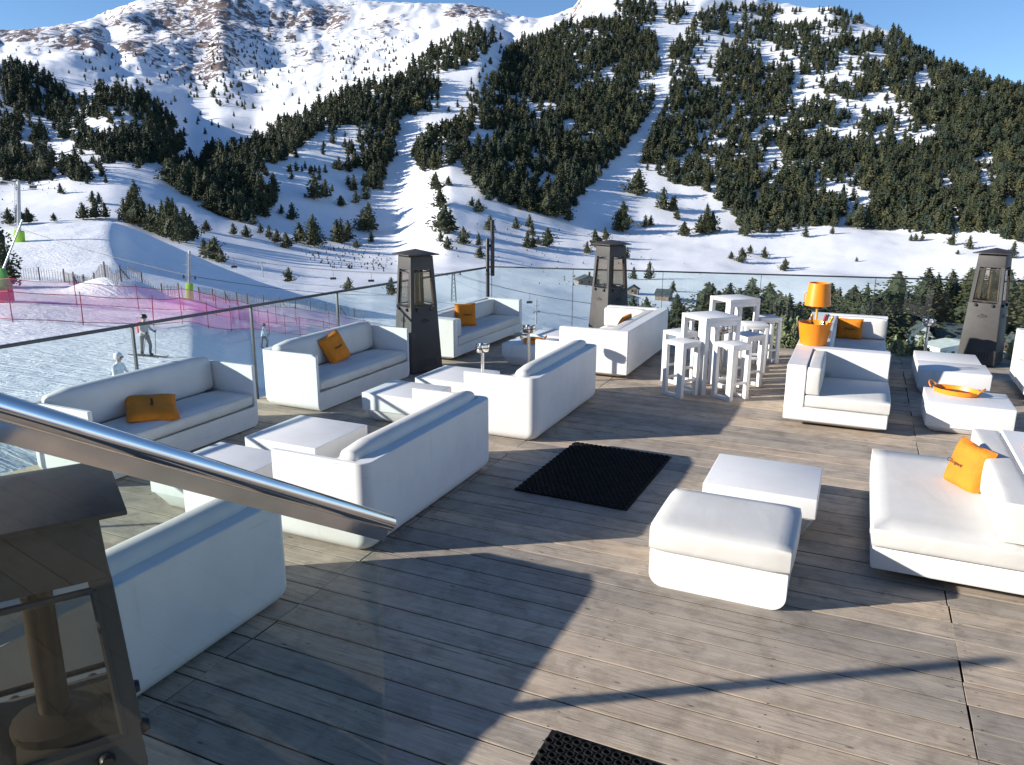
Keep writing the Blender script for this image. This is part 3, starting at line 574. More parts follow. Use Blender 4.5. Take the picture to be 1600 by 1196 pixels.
def build_forest(lst, name):
    Vs = []; Ts = []; Cs = []; b = 0
    for p, h, hp, zone, sd, x, y in lst:
        g = np.random.default_rng(int(sd)); V, T, C, nc = FARV[int(g.integers(0, len(FARV)))]
        a = g.uniform(0, 2*PI); w = h*g.uniform(.82, 1.25); ca, sa = math.cos(a), math.sin(a)
        Q = np.stack([(V[:, 0]*ca-V[:, 1]*sa)*w+p[0], (V[:, 0]*sa+V[:, 1]*ca)*w+p[1], V[:, 2]*h+p[2]-.02*h], -1)
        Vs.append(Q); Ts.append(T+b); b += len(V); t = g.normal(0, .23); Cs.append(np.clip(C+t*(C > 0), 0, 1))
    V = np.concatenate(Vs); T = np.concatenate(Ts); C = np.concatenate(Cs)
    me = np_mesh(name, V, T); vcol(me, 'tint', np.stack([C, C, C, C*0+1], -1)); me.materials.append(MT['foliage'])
    o = bpy.data.objects.new(name, me); COL.objects.link(o); return o
tag(build_forest(mass, 'pine_forest'), 'dense dark pine forest covering the ridges and flanks of the snowy mountain', 'forest', kind='stuff')
def split_tree(A, name):
    V, T, C, nc = A; out = []; C = np.clip(C+.16*(C > 0), 0, 1)
    for nm, sel, mt in (('crown', T[:, 0] < nc, 'foliage'), ('trunk', T[:, 0] >= nc, 'bark')):
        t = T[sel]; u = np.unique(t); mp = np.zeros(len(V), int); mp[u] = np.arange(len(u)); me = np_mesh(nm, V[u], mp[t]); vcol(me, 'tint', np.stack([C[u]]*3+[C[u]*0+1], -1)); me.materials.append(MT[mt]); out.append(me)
    return out
MIDV = [split_tree(tree_arrays(300+i, 190, .058, pl), 'pine') for i, pl in enumerate((.25, .29, .34, .27, .31))]
NEARV = [split_tree(tree_arrays(400+i, 620, .034, pl), 'pine') for i, pl in enumerate((.24, .28, .33, .26))]
ZL = {'open snow': ('pines standing apart on the open snow slope', None), 'behind the snow ramp': ('tall pines crowded behind the snow ramp', 'tall dark pine in the tight clump behind the big snow ramp'),
      'below the terrace': ('pines around the village below the terrace', None), 'right hillside': ('pines along the lower edge of the right hillside forest', 'dark pine at the lower edge of the right hillside forest'),
      'middle slope': ('pines on the wooded slope between the two pistes', 'dark pine in the wooded slope between the two snow lanes'), 'long ridge': ('pines at the foot of the long wooded ridge', 'dark pine in the band of trees along the long ridge'),
      'left of piste': ('pines beside the groomed piste', 'dark pine in the clump just left of the groomed piste'), 'left knoll': ('pines on the wooded knoll', 'dark pine on the shaded wooded knoll above the snow park'), 'high mountain': ('small pines on the high mountain', 'tiny pine on the rocky high mountain')}
def tree_label(zone, hp, x, y):
    g, l = ZL[zone]
    if l: return l, g
    if zone == 'open snow':
        size = 'tiny' if hp < 15 else 'small' if hp < 23 else 'bushy' if hp < 34 else 'large full'
        where = 'above the snow park ramps' if x < 180 else 'on the slope under the long wooded ridge' if x < 480 else 'on the snow left of the groomed piste' if x < 640 else 'just right of the groomed piste' if x < 790 else 'below the wooded middle slope' if x < 930 else 'at the foot of the narrow snow lane' if x < 1075 else 'on the flat snow under the right hillside'
        return f'{size} pine {where}', g+', '+where
    where = 'behind the bar tables' if x < 1230 else 'behind the orange lamp' if x < 1420 else 'around the grey heater by the low tables'
    size = 'tall' if hp > 85 else 'medium' if hp > 62 else 'low'
    return f'{size} pine beyond the glass {where}', g+', '+where
for p, h, hp, zone, sd, x, y in ind:
    g = np.random.default_rng(int(sd)); big = hp > 46; cm, tk = (NEARV if big else MIDV)[int(g.integers(0, len(NEARV if big else MIDV)))]
    l, gr = tree_label(zone, hp, x, y); fat = g.uniform(1.1, 1.5) if zone == 'open snow' else g.uniform(.95, 1.25)
    if zone == 'behind the snow ramp': fat = .95
    if zone == 'below the terrace': fat = g.uniform(1.15, 1.7)
    t = thing('pine_tree', l, 'pine tree', (p[0], p[1], p[2]-.01*h), g.uniform(0, 2*PI), gr); t.scale = (h*fat, h*fat, h)
    for nm, me in (('crown', cm), ('trunk', tk)):
        o = bpy.data.objects.new(nm, me); COL.objects.link(o); o.parent = t
# low scrub sticking out of the snow
SCR = []
def scrub(P, n):
    xs = [p[0] for p in P]; ys = [p[1] for p in P]; k = 0
    while k < n:
        x, y = RNG.uniform(min(xs), max(xs)), RNG.uniform(min(ys), max(ys))
        if inpoly(x, y, P):
            g = on_ground(x, y); k += 1
            if g is not None: SCR.append((g[0], RNG.uniform(.5, 1.5), 4, 'scrub', RNG.integers(0, 1 << 30), x, y))
scrub([(470, 400), (520, 385), (600, 395), (625, 410), (600, 425), (520, 420)], 170); scrub([(450, 360), (560, 365), (600, 390), (470, 395)], 50); scrub([(720, 330), (1000, 370), (1100, 430), (760, 430)], 60); scrub([(840, 430), (960, 430), (960, 470), (840, 450)], 16); scrub([(640, 250), (700, 330), (720, 420), (690, 400)], 20); scrub([(0, 240), (130, 220), (140, 300), (0, 320)], 60)
tag(build_forest(SCR, 'low_scrub'), 'low dark juniper scrub poking out of the snow below the pistes', 'scrub', kind='stuff')
# ------------------------------------------------------------------ deck
EDGE_L = lambda v: -7.40+(v-4.5)*.0761            # rail line on the left
def edge_far(u): return 13.38+.173*(u+6.7)
BW = .2245; boards = MB(); bcol = []
def add_board(u0, u1, v0, v1):
    g = RNG; dz = g.uniform(-.002, .002); c = [g.uniform(), g.uniform(), g.uniform(), 1]
    e = .0018; z1 = dz; z0 = -.032
    V = [(u0, v0, z0), (u1, v0, z0), (u1, v1, z0), (u0, v1, z0), (u0, v0, z1-e), (u1, v0, z1-e), (u1, v1, z1-e), (u0, v1, z1-e), (u0+.001, v0+e, z1), (u1-.001, v0+e, z1), (u1-.001, v1-e, z1), (u0+.001, v1-e, z1)]
    boards.add(V, [(8, 9, 10, 11), (4, 5, 9, 8), (6, 7, 11, 10), (0, 1, 5, 4), (2, 3, 7, 6), (1, 2, 6, 5), (3, 0, 4, 7), (5, 6, 10, 9), (7, 4, 8, 11)]); bcol.extend([c]*12)
v = -2.2
while v < 15.6:
    ul = EDGE_L(max(v, 1))
    if v+BW > edge_far(ul): ul = max(ul, -6.7+(v+BW-13.38)/.173)
    js = [-11.2, -7.2, -3.2, .775, 4.75, 8.75]
    for a, b in zip(js[:-1], js[1:]):
        g = RNG.uniform(-.006, .006); a2 = max(a+.004+g, ul); b2 = b-.003+RNG.uniform(-.006, .006)
        b2 = min(b2, 7.6)
        if b2-a2 > .05: add_board(a2, b2, v+.0055, v+BW-.0055)
    v += BW
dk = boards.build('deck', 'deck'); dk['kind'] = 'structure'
def set_board(o):
    me = o.data; a = me.attributes.new('board', 'FLOAT_COLOR', 'POINT'); a.data.foreach_set('color', np.array(bcol, np.float32).ravel()) if len(me.vertices) == len(bcol) else None
    return len(me.vertices) == len(bcol)
print('board attr', set_board(dk), len(dk.data.vertices), len(bcol))
sc_ = MB(); v = 1.8
while v < 13.2:
    for u in (-3.2, .775):
        for du in (-.045, .05, -1.0, 1.0, -2.0):
            for dv in (.05, BW-.05):
                x, y = u+du+RNG.uniform(-.012, .012), v+dv+RNG.uniform(-.012, .012); sc_.add([(x+.0045*math.cos(q*PI/3), y+.0045*math.sin(q*PI/3), .0023) for q in range(6)], [tuple(range(6))])
    v += BW
sw = sc_.build('deck_screws', 'black'); sw['kind'] = 'structure'
MT['joist'] = m_simple('dark_joists', (.02, .017, .015), .9)
jb = MB(); uu = [(-7.4, 1.), (EDGE_L(13.3), 13.3), (7.6, edge_far(7.6)-.08), (7.6, -2.2), (-7.4, -2.2)]
jb.add([(a, b, -.04) for a, b in uu]+[(a, b, -.30) for a, b in uu], [(0, 1, 2, 3, 4), (9, 8, 7, 6, 5)]+[(i, (i+1) % 5, 5+(i+1) % 5, 5+i) for i in range(5)])
o = jb.build('deck_substructure', 'joist'); o['kind'] = 'structure'
pb = MB()
for a, b in ((-7.0, 4), (-6.8, 9), (-6.4, 13.3), (-2, 13.9), (3, 14.8), (6.5, 15.2), (0, 7), (4, 9)): pb.box(a-.12, a+.12, b-.12, b+.12, -20, -.31)
o = pb.build('deck_stilts', 'joist'); o['kind'] = 'structure'
# ------------------------------------------------------------------ glass railing
def balustrade(name, label, P, top, post, bars):
    t = thing(name, label, 'glass railing', (P[0][0], P[0][1], 0))
    o0 = Vector((P[0][0], P[0][1], 0))
    d = (Vector((*P[-1], 0))-o0).normalized(); n = Vector((-d.y, d.x, 0)); Ln = (Vector((*P[-1], 0))-o0).length
    B = Matrix((( d.x, n.x, 0, 0), (d.y, n.y, 0, 0), (0, 0, 1, 0), (0, 0, 0, 1)))
    MB().box(0, Ln, -.024, .024, top-(.032 if post else .024), top, B).build('top_rail', 'dark_rail', t, bevel=.004)
    MB().box(0, Ln, -.04, .04, -.12, -.04, B).build('base_shoe', 'galv', t, bevel=.005)
    cuts = [0]+bars+[Ln]
    for a, b in zip(cuts[:-1], cuts[1:]): MB().box(a+.008, b-.008, -.006, .006, -.04, top-.023, B).build('glass_panel', 'rail_glass', t)
    for a in bars+[0.03]:
        if post: MB().box(a-.011, a+.011, -.02, .02, -.03, top-.023, B).build('post', 'dark_rail', t, bevel=.003)
        else: MB().box(a-.004, a+.004, -.0075, .0075, -.03, top-.023, B).build('glass_joint', 'dark_rail', t)
    return t
def railpt(x, y, z): p = gpt(x, y, z); return (p[0], p[1])
RA, RB, RC = railpt(0, 540, 1.26), railpt(766, 416, 1.26), railpt(1600, 439.5, 1.26)
RA0 = (RA[0]-(RB[0]-RA[0])*.45, RA[1]-(RB[1]-RA[1])*.45); RC1 = (RC[0]+(RC[0]-RB[0])*.5, RC[1]+(RC[1]-RB[1])*.5)
def along(P0, P1, pts): return [math.hypot(p[0]-P0[0], p[1]-P0[1]) for p in pts]
lb = along(RA0, RB, [railpt(208, 507-.0, 1.26), railpt(394, 477, 1.26), railpt(527, 455, 1.26), railpt(640, 437, 1.26)])
balustrade('glass_balustrade', 'long glass railing with dark slim rail between the railing sofa and the ski piste', [RA0, RB], 1.26, True, [lb[0]-3.3, lb[0]-1.65]+lb)
fb = along(RB, RC1, [railpt(895, 420, 1.26), railpt(1036, 424, 1.26), railpt(1190, 428, 1.26), railpt(1369, 433, 1.26), railpt(1540, 438, 1.26)])
balustrade('glass_balustrade', 'far glass railing behind the bar tables, with pines and the village beyond it', [RB, RC1], 1.26, False, fb+[fb[-1]+2, fb[-1]+4])
# ------------------------------------------------------------------ rounded sofas (seat faces +x, origin at front bottom, y across)
SW, SD, SH = 2.14, .89, .735
def round_sofa():
    t = thing('lounge_sofa', 'x', 'sofa', group='white moulded sofas with rounded shells')
    me = bpy.data.meshes.new('shell'); V = []; Fc = []; zs = [.012, .016, .025, .038, .055, .078, .105, .14, SH]; n = 0; rb = .10
    for z in zs:
        ins = lambda r: r-math.sqrt(max(0, r*r-(r-z)**2)) if z < r else 0
        xb = -SD+ins(.13); xf = -ins(.03)*.6; yl = ins(.10); ring = []
        for cx_, cy_, a0 in ((xb+rb, SW-yl-rb, PI/2), (xb+rb, yl+rb, PI)):
            for k in range(8): q = a0+PI/2*k/7; ring.append((cx_+rb*math.cos(q), cy_+rb*math.sin(q), z))
        ring += [(xf, yl, z), (xf, SW-yl, z)]; n = len(ring); V += ring
    for i in range(len(zs)-1):
        for k in range(n): Fc.append((i*n+k, i*n+(k+1) % n, (i+1)*n+(k+1) % n, (i+1)*n+k))
    Fc.append(tuple(range(n))[::-1]); Fc.append(tuple((len(zs)-1)*n+k for k in range(n))); me.from_pydata(V, [], Fc)
    bm = bmesh.new(); bm.from_mesh(me); bmesh.ops.recalc_face_normals(bm, faces=bm.faces); bm.to_mesh(me); bm.free()
    cb = bm_box(-SD+.12, .2, .045, SW-.045, .25, 2); cut = bpy.data.meshes.new('cut'); cb.to_mesh(cut); cb.free()
    me = boolean_cut(me, cut); o = finish('shell', me, 'white', t, False); bm = bmesh.new(); bm.from_mesh(o.data)
    E = [e for e in bm.edges if len(e.link_faces) == 2 and e.calc_face_angle(0) > 1.2]
    bmesh.ops.bevel(bm, geom=E, offset=.007, segments=2, affect='EDGES', clamp_overlap=True); bm.to_mesh(o.data); bm.free()
    o.data.polygons.foreach_set('use_smooth', [True]*len(o.data.polygons)); o.data.set_sharp_from_angle(angle=math.radians(38))
    soft_box('seat_cushion', -SD+.30, .012, .052, SW-.052, .252, .415, .06, t, puff=.018)
    soft_box('back_cushion', -SD+.125, -SD+.345, .055, SW-.055, .38, .825, .105, t, puff=.0, lean=-.05)
    for z, dx in ((.405, .000), (.268, .004)): MB().tube([(.017-dx, .085, z-.012), (.020-dx, SW/2, z-.012), (.017-dx, SW-.085, z-.012)], .0035, 6).build('piping', 'cushion', t, True)
    return t
GS = 'white moulded sofas with rounded shells'
s1 = round_sofa(); s1.location = (-5.97, 7.37, 0)
relabel(s1, 'rounded white sofa beside the black pyramid heater, orange cushion upright on it')
def place(o, loc, rot, label): c = copy_tree(o); c.location = loc; c.rotation_euler = (0, 0, rot); relabel(c, label); return c
place(s1, (-6.27, 4.50, 0), 0, 'rounded white sofa along the glass railing with an orange cushion lying flat on it')
place(s1, (-3.17-SD, 6.54, 0), PI, 'rounded white sofa seen from behind, next to the black rubber mat')
place(s1, (-3.05-SD, 9.54, 0), PI, 'rounded white sofa seen from behind, with the two chrome ashtray stands beside it')
place(s1, (-3.29-SD, 3.68, 0), PI, 'rounded white sofa seen from behind through the glass of the stair railing')
# ------------------------------------------------------------------ sharp-edged modular sofas
def slab(t, name, x0, x1, y0, y1, z0, z1, mt='white', bev=.012):
    return MB().box(x0, x1, y0, y1, z0, z1).build(name, mt, t, bevel=bev, seg=3)
def taper_base(t, x0, x1, y0, y1, zt=.085, ins=.21):
    return MB().frus(((x0+x1)/2, (y0+y1)/2), x1-x0-2*ins, y1-y0-2*ins, .0, x1-x0-.012, y1-y0-.012, zt+.004).build('plinth', 'white', t, bevel=.006)
def modular(name, label, x0, x1, y0, y1, seat, walls, H=.745, back_c=None, loc=(0, 0, 0), group='white sharp-edged modular sofas', zc=(.25, .40)):
    """walls: list of rects (x0,x1,y0,y1) standing on the base; seat: cushion rects; back_c: back cushion rects"""
    t = thing(name, label, 'sofa', (x0, y0, 0), 0, group); ox, oy = x0, y0
    me = bpy.data.meshes.new('shell'); bm = bm_box(x0-ox, x1-ox, y0-oy, y1-oy, .085, H); bm.to_mesh(me); bm.free()
    for i, (a, b, c, d) in enumerate(seat):
        cb = bm_box(a-ox, b-ox, c-oy, d-oy, zc[0], 2); cut = bpy.data.meshes.new('cut'); cb.to_mesh(cut); cb.free(); me = boolean_cut(me, cut)
    o = finish('shell', me, 'white', t, False); bm = bmesh.new(); bm.from_mesh(o.data); bmesh.ops.dissolve_limit(bm, angle_limit=.01, verts=bm.verts, edges=bm.edges)
    bmesh.ops.bevel(bm, geom=[e for e in bm.edges if len(e.link_faces) == 2 and e.calc_face_angle(0) > .8], offset=.009, segments=3, affect='EDGES', clamp_overlap=True); bm.to_mesh(o.data); bm.free()
    o.data.polygons.foreach_set('use_smooth', [True]*len(o.data.polygons)); o.data.set_sharp_from_angle(angle=math.radians(38))
    taper_base(t, x0-ox, x1-ox, y0-oy, y1-oy)
    for (a, b, c, d) in walls: soft_box('seat_cushion', a-ox, b-ox, c-oy, d-oy, zc[0]+.003, zc[1], .022, t, puff=.008)
    for (a, b, c, d) in (back_c or []): soft_box('back_cushion', a-ox, b-ox, c-oy, d-oy, zc[1]+.003, H-.012, .022, t, puff=.008)
    return t
# corner module by the lamp (C1) and the one behind it
modular('corner_sofa', 'white corner sofa seat with a half shaded seat, below the orange ice bucket', -.66, .465, 9.30, 10.62, [(-.44, .7, 9.2, 10.42)], [(-.437, .475, 9.285, 10.417)], back_c=[(-.437, -.275, 9.29, 10.417)])
modular('corner_sofa', 'white corner sofa behind the orange lamp with a square orange cushion against its back', -.66, .50, 10.64, 13.75, [(-.40, .8, 10.6, 13.62)], [(-.397, .49, 10.66, 13.617)], back_c=[(-.397, -.245, 10.66, 13.617), (-.24, .485, 13.46, 13.615)])
# D: back toward the bar tables, D2 opposite it
modular('modular_sofa', 'angular white sofa seen from behind, next to the bar stools and a grey heater', -4.02, -2.95, 10.62, 13.12, [(-4.3, -3.13, 10.72, 12.98)], [(-4.03, -3.132, 10.722, 12.978)], back_c=[(-3.30, -3.132, 10.722, 12.978), (-4.02, -3.305, 12.83, 12.978)], H=.735)
modular('modular_sofa', 'angular white sofa facing inward beside the black heater, tilted orange cushion on it', -6.62, -5.82, 10.62, 13.35, [(-6.50, -5.5, 10.76, 13.22)], [(-6.497, -5.81, 10.762, 13.218)], back_c=[(-6.497, -6.34, 10.762, 13.218), (-6.335, -5.83, 10.762, 10.90)], H=.70)
modular('chaise_sofa', 'large white chaise with a deep seat and a low backrest, yellow cushion leaning on it', .285, 2.6, 5.62, 7.52, [(.1, 1.255, 5.3, 7.7)], [(.27, 1.252, 5.605, 7.53)], back_c=[(1.04, 1.252, 5.70, 7.53)], H=.71)
modular('modular_sofa', 'white modular sofa cut off by the frame beyond the low tables', 2.16, 3.4, 11.6, 13.0, [(2.0, 3.1, 11.75, 12.75)], [(2.15, 3.098, 11.752, 12.748)], back_c=[(2.17, 3.098, 12.6, 12.748)], H=.80)
# ottoman
t = thing('ottoman', 'white upholstered ottoman with a thick seat pad and rounded lower corners', 'ottoman', (-1.14, 4.88, 0))
bm = bm_box(0, .92, 0, .78, .0, .27); bevel_where(bm, lambda c, d: c.z < .02 and abs(d.y) > .9, .10, 8); bevel_where(bm, lambda c, d: c.z > .2, .006, 2)
me = bpy.data.meshes.new('base'); bm.to_mesh(me); bm.free(); finish('base', me, 'white', t, True, ang=32)
soft_box('seat_pad', -.018, .938, -.012, .80, .262, .452, .036, t, puff=.010)
# low tables
TBL = []
def low_table(label, x0, x1, y0, y1, H=.36, zt=.15, ins=.10, group='low white moulded tables'):
    t = thing('low_table', label, 'coffee table', (x0, y0, 0), 0, group); w, d = x1-x0, y1-y0
    MB().box(0, w, 0, d, zt, H).build('table_top', 'white', t, bevel=.008, seg=3)
    MB().frus((w/2, d/2), w-2*ins, d-2*ins, 0, w-.016, d-.016, zt+.002).build('pedestal', 'white', t, bevel=.02, seg=3); return t
low_table('low white table pushed against the ottoman', -1.0, -.115, 6.05, 6.86, .37, .20)
low_table('low white table near the lamp sofa with the oval orange tray on it', .87, 1.75, 9.72, 10.50, .36, .075, .07)
low_table('low white table just behind the one with the orange tray', .88, 1.74, 11.55, 12.24, .36, .10, .07)
low_table('low white table in front of the right hand pyramid heater', .88, 1.70, 12.26, 13.0, .357, .10, .07)
low_table('low white table in front of the railing sofa, crossed by a rail shadow', -5.32, -4.46, 5.42, 6.26)
low_table('low white table partly behind the steel handrail', -5.42, -4.56, 4.38, 5.21)
low_table('low white table in front of the sofa beside the black heater', -5.28, -4.44, 7.32, 8.02)
low_table('low white table touching the chrome ashtray stand', -5.10, -4.26, 8.24, 9.04)
low_table('low white table carrying the small orange tray between the two angular sofas', -5.05, -4.22, 10.78, 11.55)
low_table('low white table beyond the small orange tray', -4.98, -4.30, 11.7, 12.4)
# ------------------------------------------------------------------ bar tables and stools
def bar_frame(name, label, cat, S, H, foot, grp, loc, rot, pw):
    t = thing(name, label, cat, (loc[0], loc[1], 0), rot, grp); h = S/2; s = .068 if S > .45 else .058
    MB().box(-h, h, -h, h, H-.05, H).build('seat' if S < .45 else 'table_top', 'white', t, bevel=.004)
    for i, j in ((-1, -1), (1, -1), (1, 1), (-1, 1)):
        w = pw if (i, j) == (1, 1) or (i, j) == (-1, -1) else s
        x0 = -h if i < 0 else h-s; y0 = -h if j < 0 else h-w
        MB().box(x0, x0+s, y0, y0+w, .0, H-.05).build('leg', 'white', t, bevel=.003)
    for j in (-1, 1):
        MB().box(-h+s, h-s, -h if j < 0 else h-.04, -h+.04 if j < 0 else h, H-.05-(.07 if S > .45 else .03), H-.05).build('apron', 'white', t, bevel=.003)
    for i in (-1, 1):
        x0 = -h if i < 0 else h-s; MB().box(x0+.003, x0+s-.003, -h+pw, h-pw, .0, .045 if S < .45 else .05).build('floor_bar', 'white', t, bevel=.003)
    if foot:
        for j in (-1, 1): MB().box(-h+s, h-s, -h+.004 if j < 0 else h-.034, -h+.034 if j < 0 else h-.004, .21, .245).build('foot_rest', 'white', t, bevel=.003)
    return t
GB = 'white bar stools around the high tables'; GT = 'high white bar tables'
bar_frame('bar_table', 'nearer of the two high white bar tables, among four stools', 'bar table', .57, 1.06, False, GT, (-1.80, 10.66), math.radians(46), .12)
bar_frame('bar_table', 'farther high white bar table against the glass railing', 'bar table', .56, 1.06, False, GT, (-1.78, 12.65), math.radians(44), .12)
for l, p, r in (('white bar stool on the side of the nearer table toward the angular sofa, in front', (-2.08, 10.2), 60), ('white bar stool closest to the viewer, at the corner of the nearer bar table', (-1.43, 10.32), 54), ('white bar stool half hidden behind the nearer bar table', (-2.27, 10.93), 58),
                ('white bar stool behind the nearer table with its seat in shade', (-1.35, 11.1), 52), ('white bar stool between the two high tables', (-1.38, 12.1), 20), ('white bar stool farthest out, right of the farther bar table', (-1.28, 12.85), 30), ('white bar stool behind the farther bar table', (-2.2, 12.45), 45)):
    bar_frame('bar_stool', l, 'bar stool', .345, .755, True, GB, p, math.radians(r), .085)
# ------------------------------------------------------------------ pyramid heaters
def heater():
    t = thing('pyramid_heater', 'x', 'patio heater', group='tapered pyramid patio heaters'); B, T, H0 = .55, .38, 1.76
    k = lambda z: (B+(T-B)*z/H0)/2
    # body as four corner posts, lower panels, top band
    lo, hi = 1.0, 1.56
    MB().frus((0, 0), 2*k(.03), 2*k(.03), .03, 2*k(lo), 2*k(lo), lo).build('body', 'heater', t, bevel=.006)
    MB().frus((0, 0), 2*k(0)-.05, 2*k(0)-.05, 0, 2*k(0)-.05, 2*k(0)-.05, .03).build('foot', 'black', t)
    MB().frus((0, 0), 2*k(hi), 2*k(hi), hi, 2*k(H0), 2*k(H0), H0).build('collar', 'heater', t, bevel=.005)
    for i in (-1, 1):
        for j in (-1, 1):
            a, b, w = k(lo), k(hi), .055; m = MB()
            V = [(i*(a-x), j*(a-y), lo-.002) for x, y in ((0, 0), (w, 0), (w, w), (0, w))]+[(i*(b-x), j*(b-y), hi+.002) for x, y in ((0, 0), (w, 0), (w, w), (0, w))]
            m.add(V, [(0, 1, 2, 3), (4, 5, 6, 7), (0, 1, 5, 4), (1, 2, 6, 5), (2, 3, 7, 6), (3, 0, 4, 7)]).build('corner_post', 'heater', t)
    MB().lathe([(.045, lo), (.045, hi)], 16).build('flame_tube', 'burner', t, True)
    MB().lathe([(.13, lo), (.13, lo+.03), (.05, lo+.06)], 16).build('burner', 'burner', t, True)
    for q in range(4):
        R = Matrix.Rotation(q*PI/2, 4, 'Z'); a, b = k(lo)-.012, k(hi)-.012
        m = MB(); w0, w1 = k(lo)-.05, k(hi)-.05
        V = [(-w0, -a, lo+.03), (w0, -a, lo+.03), (w1, -b, hi-.03), (-w1, -b, hi-.03)]; V2 = [(x, y+.006, z) for x, y, z in V]
        m.add([R @ Vector(p) for p in V+V2], [(0, 1, 2, 3), (7, 6, 5, 4), (0, 1, 5, 4), (1, 2, 6, 5), (2, 3, 7, 6), (3, 0, 4, 7)]).build('glass_pane', 'heater_glass', t)
        fr = MB()
        for (p0, p1) in ((0, 1), (1, 2), (2, 3), (3, 0)): fr.tube([R @ (Vector(V[p0])+Vector((0, -.008, 0))), R @ (Vector(V[p1])+Vector((0, -.008, 0)))], .011, 6)
        fr.build('window_frame', 'heater' if q != 3 else 'black', t, True)
        sl = MB(); z0, z1 = .10, .22
        for n in range(9):
            x = -.16+n*.04; y0, y1 = -k(z0)-.003, -k(z1)-.003; e = .0045
            VV = [(x-.007, y0, z0), (x+.007, y0, z0), (x+.007, y1, z1), (x-.007, y1, z1)]; VV += [(p[0], p[1]+e, p[2]) for p in VV]
            sl.add([R @ Vector(p) for p in VV], [(0, 1, 2, 3), (7, 6, 5, 4), (0, 1, 5, 4), (1, 2, 6, 5), (2, 3, 7, 6), (3, 0, 4, 7)])
        sl.build('vent_slots', 'black', t)
        for s in (-1, 1): MB().lathe([(.022, 0), (.026, .01), (.02, .03), (0, .032)], 12, ).build('latch_knob', 'black', t, True).matrix_local = R @ Matrix.Translation((s*.12, -k(lo-.03), lo-.03)) @ Matrix.Rotation(PI/2, 4, 'X')
        em = MB(); zc = .80; yy = lambda z: -k(z)-.002
        for (xa, za, xb, zb) in ((-.06, 0, .07, .0), (-.03, .018, .055, .012), (-.065, -.02, -.05, .0), (-.04, -.022, .04, -.022), (.01, .02, -.02, .032), (.05, -.018, .06, .0)):
            em.tube([R @ Vector((xa, yy(zc+za), zc+za)), R @ Vector((xb, yy(zc+zb), zc+zb))], .0045, 5)
        em.build('emblem', 'dark_ink', t)
    hh = .262
    MB().add([(i*hh, j*hh, H0+.012) for i, j in ((-1, -1), (1, -1), (1, 1), (-1, 1))]+[(i*hh, j*hh, H0+.028) for i, j in ((-1, -1), (1, -1), (1, 1), (-1, 1))]+[(0, 0, H0+.10)], [(3, 2, 1, 0), (0, 1, 5, 4), (1, 2, 6, 5), (2, 3, 7, 6), (3, 0, 4, 7), (4, 5, 8), (5, 6, 8), (6, 7, 8), (7, 4, 8)]).build('hat', 'heater_hat', t, bevel=.004)
    MB().lathe([(.12, H0), (.12, H0+.014)], 12).build('hat_support', 'black', t)
    return t
h0 = heater(); h0.location = (-6.10, 9.97, 0); h0.rotation_euler.z = math.radians(61)
relabel(h0, 'dark pyramid heater standing behind the end of the sofa with the upright cushion')
place(h0, (-4.14, 13.50, 0), math.radians(58), 'brown hatted pyramid heater behind the angular sofa seen from behind, lit on one face')
place(h0, (1.93, 14.28, 0), math.radians(-20), 'grey pyramid heater beyond the low tables, marked by a round ashtray shadow')
place(h0, (-2.25, 1.36, 0), math.radians(-33), 'dark pyramid heater seen close up through the stair glass')
# ------------------------------------------------------------------ stair glass, handrail, steps
def at(x, y, d):
    r = ray(x, y); r = r/np.linalg.norm(r); return CP+r*d
E1 = at(608, 818, 1.9); E0 = at(0, 638, 1.27); dr = (E1-E0)/np.linalg.norm(E1-E0); A0 = E0-dr*1.1
t = thing('stair_balustrade', 'polished steel handrail on a glass panel beside the steps', 'stair railing', (E1[0], E1[1], 0)); off = np.array([E1[0], E1[1], 0])
MB().tube([Vector(A0-off), Vector(E1-off)], .0205, 24).build('handrail', 'chrome', t, True)
sdn = np.cross(dr, [0, 0, 1.]); sdn = sdn/np.linalg.norm(sdn); sdn = sdn if sdn[0] > 0 else -sdn
perp = np.cross(dr, sdn); perp = perp/np.linalg.norm(perp)
if perp[2] > 0: perp = -perp
m = MB(); c0, c1 = A0+perp*.031-off, E1-dr*.012+perp*.031-off
V = []
for c in (c0, c1):
    for a, b in ((-.013, -.015), (.013, -.015), (.013, .013), (-.013, .013)): V.append(c+sdn*a+perp*b)
m.add(V, [(3, 2, 1, 0), (4, 5, 6, 7), (0, 1, 5, 4), (1, 2, 6, 5), (2, 3, 7, 6), (3, 0, 4, 7)]).build('glass_channel', 'chrome', t)
g0, g1 = A0+perp*.05-off, E1-dr*.03+perp*.05-off; V = []
for s in (-.006, .006):
    V += [g0+sdn*s-perp*.012, g1+sdn*s-perp*.012, g1+sdn*s-np.array([0, 0, 1.05]), g0+sdn*s-np.array([0, 0, 1.05])]
MB().add(V, [(0, 1, 2, 3), (7, 6, 5, 4), (0, 1, 5, 4), (1, 2, 6, 5), (2, 3, 7, 6), (3, 0, 4, 7)]).build('glass_panel', 'stair_glass', t)
st = MB()
zt = [1.05, .84, .63, .42, .21]; vt = [.0, .9, 1.35, 1.75, 2.1, 2.38]
for i, z in enumerate(zt): st.box(-.9, .45, vt[i]-(1.5 if i == 0 else 0), vt[i+1], 0.002, z)
o = st.build('terrace_steps', 'deck'); o['kind'] = 'structure'
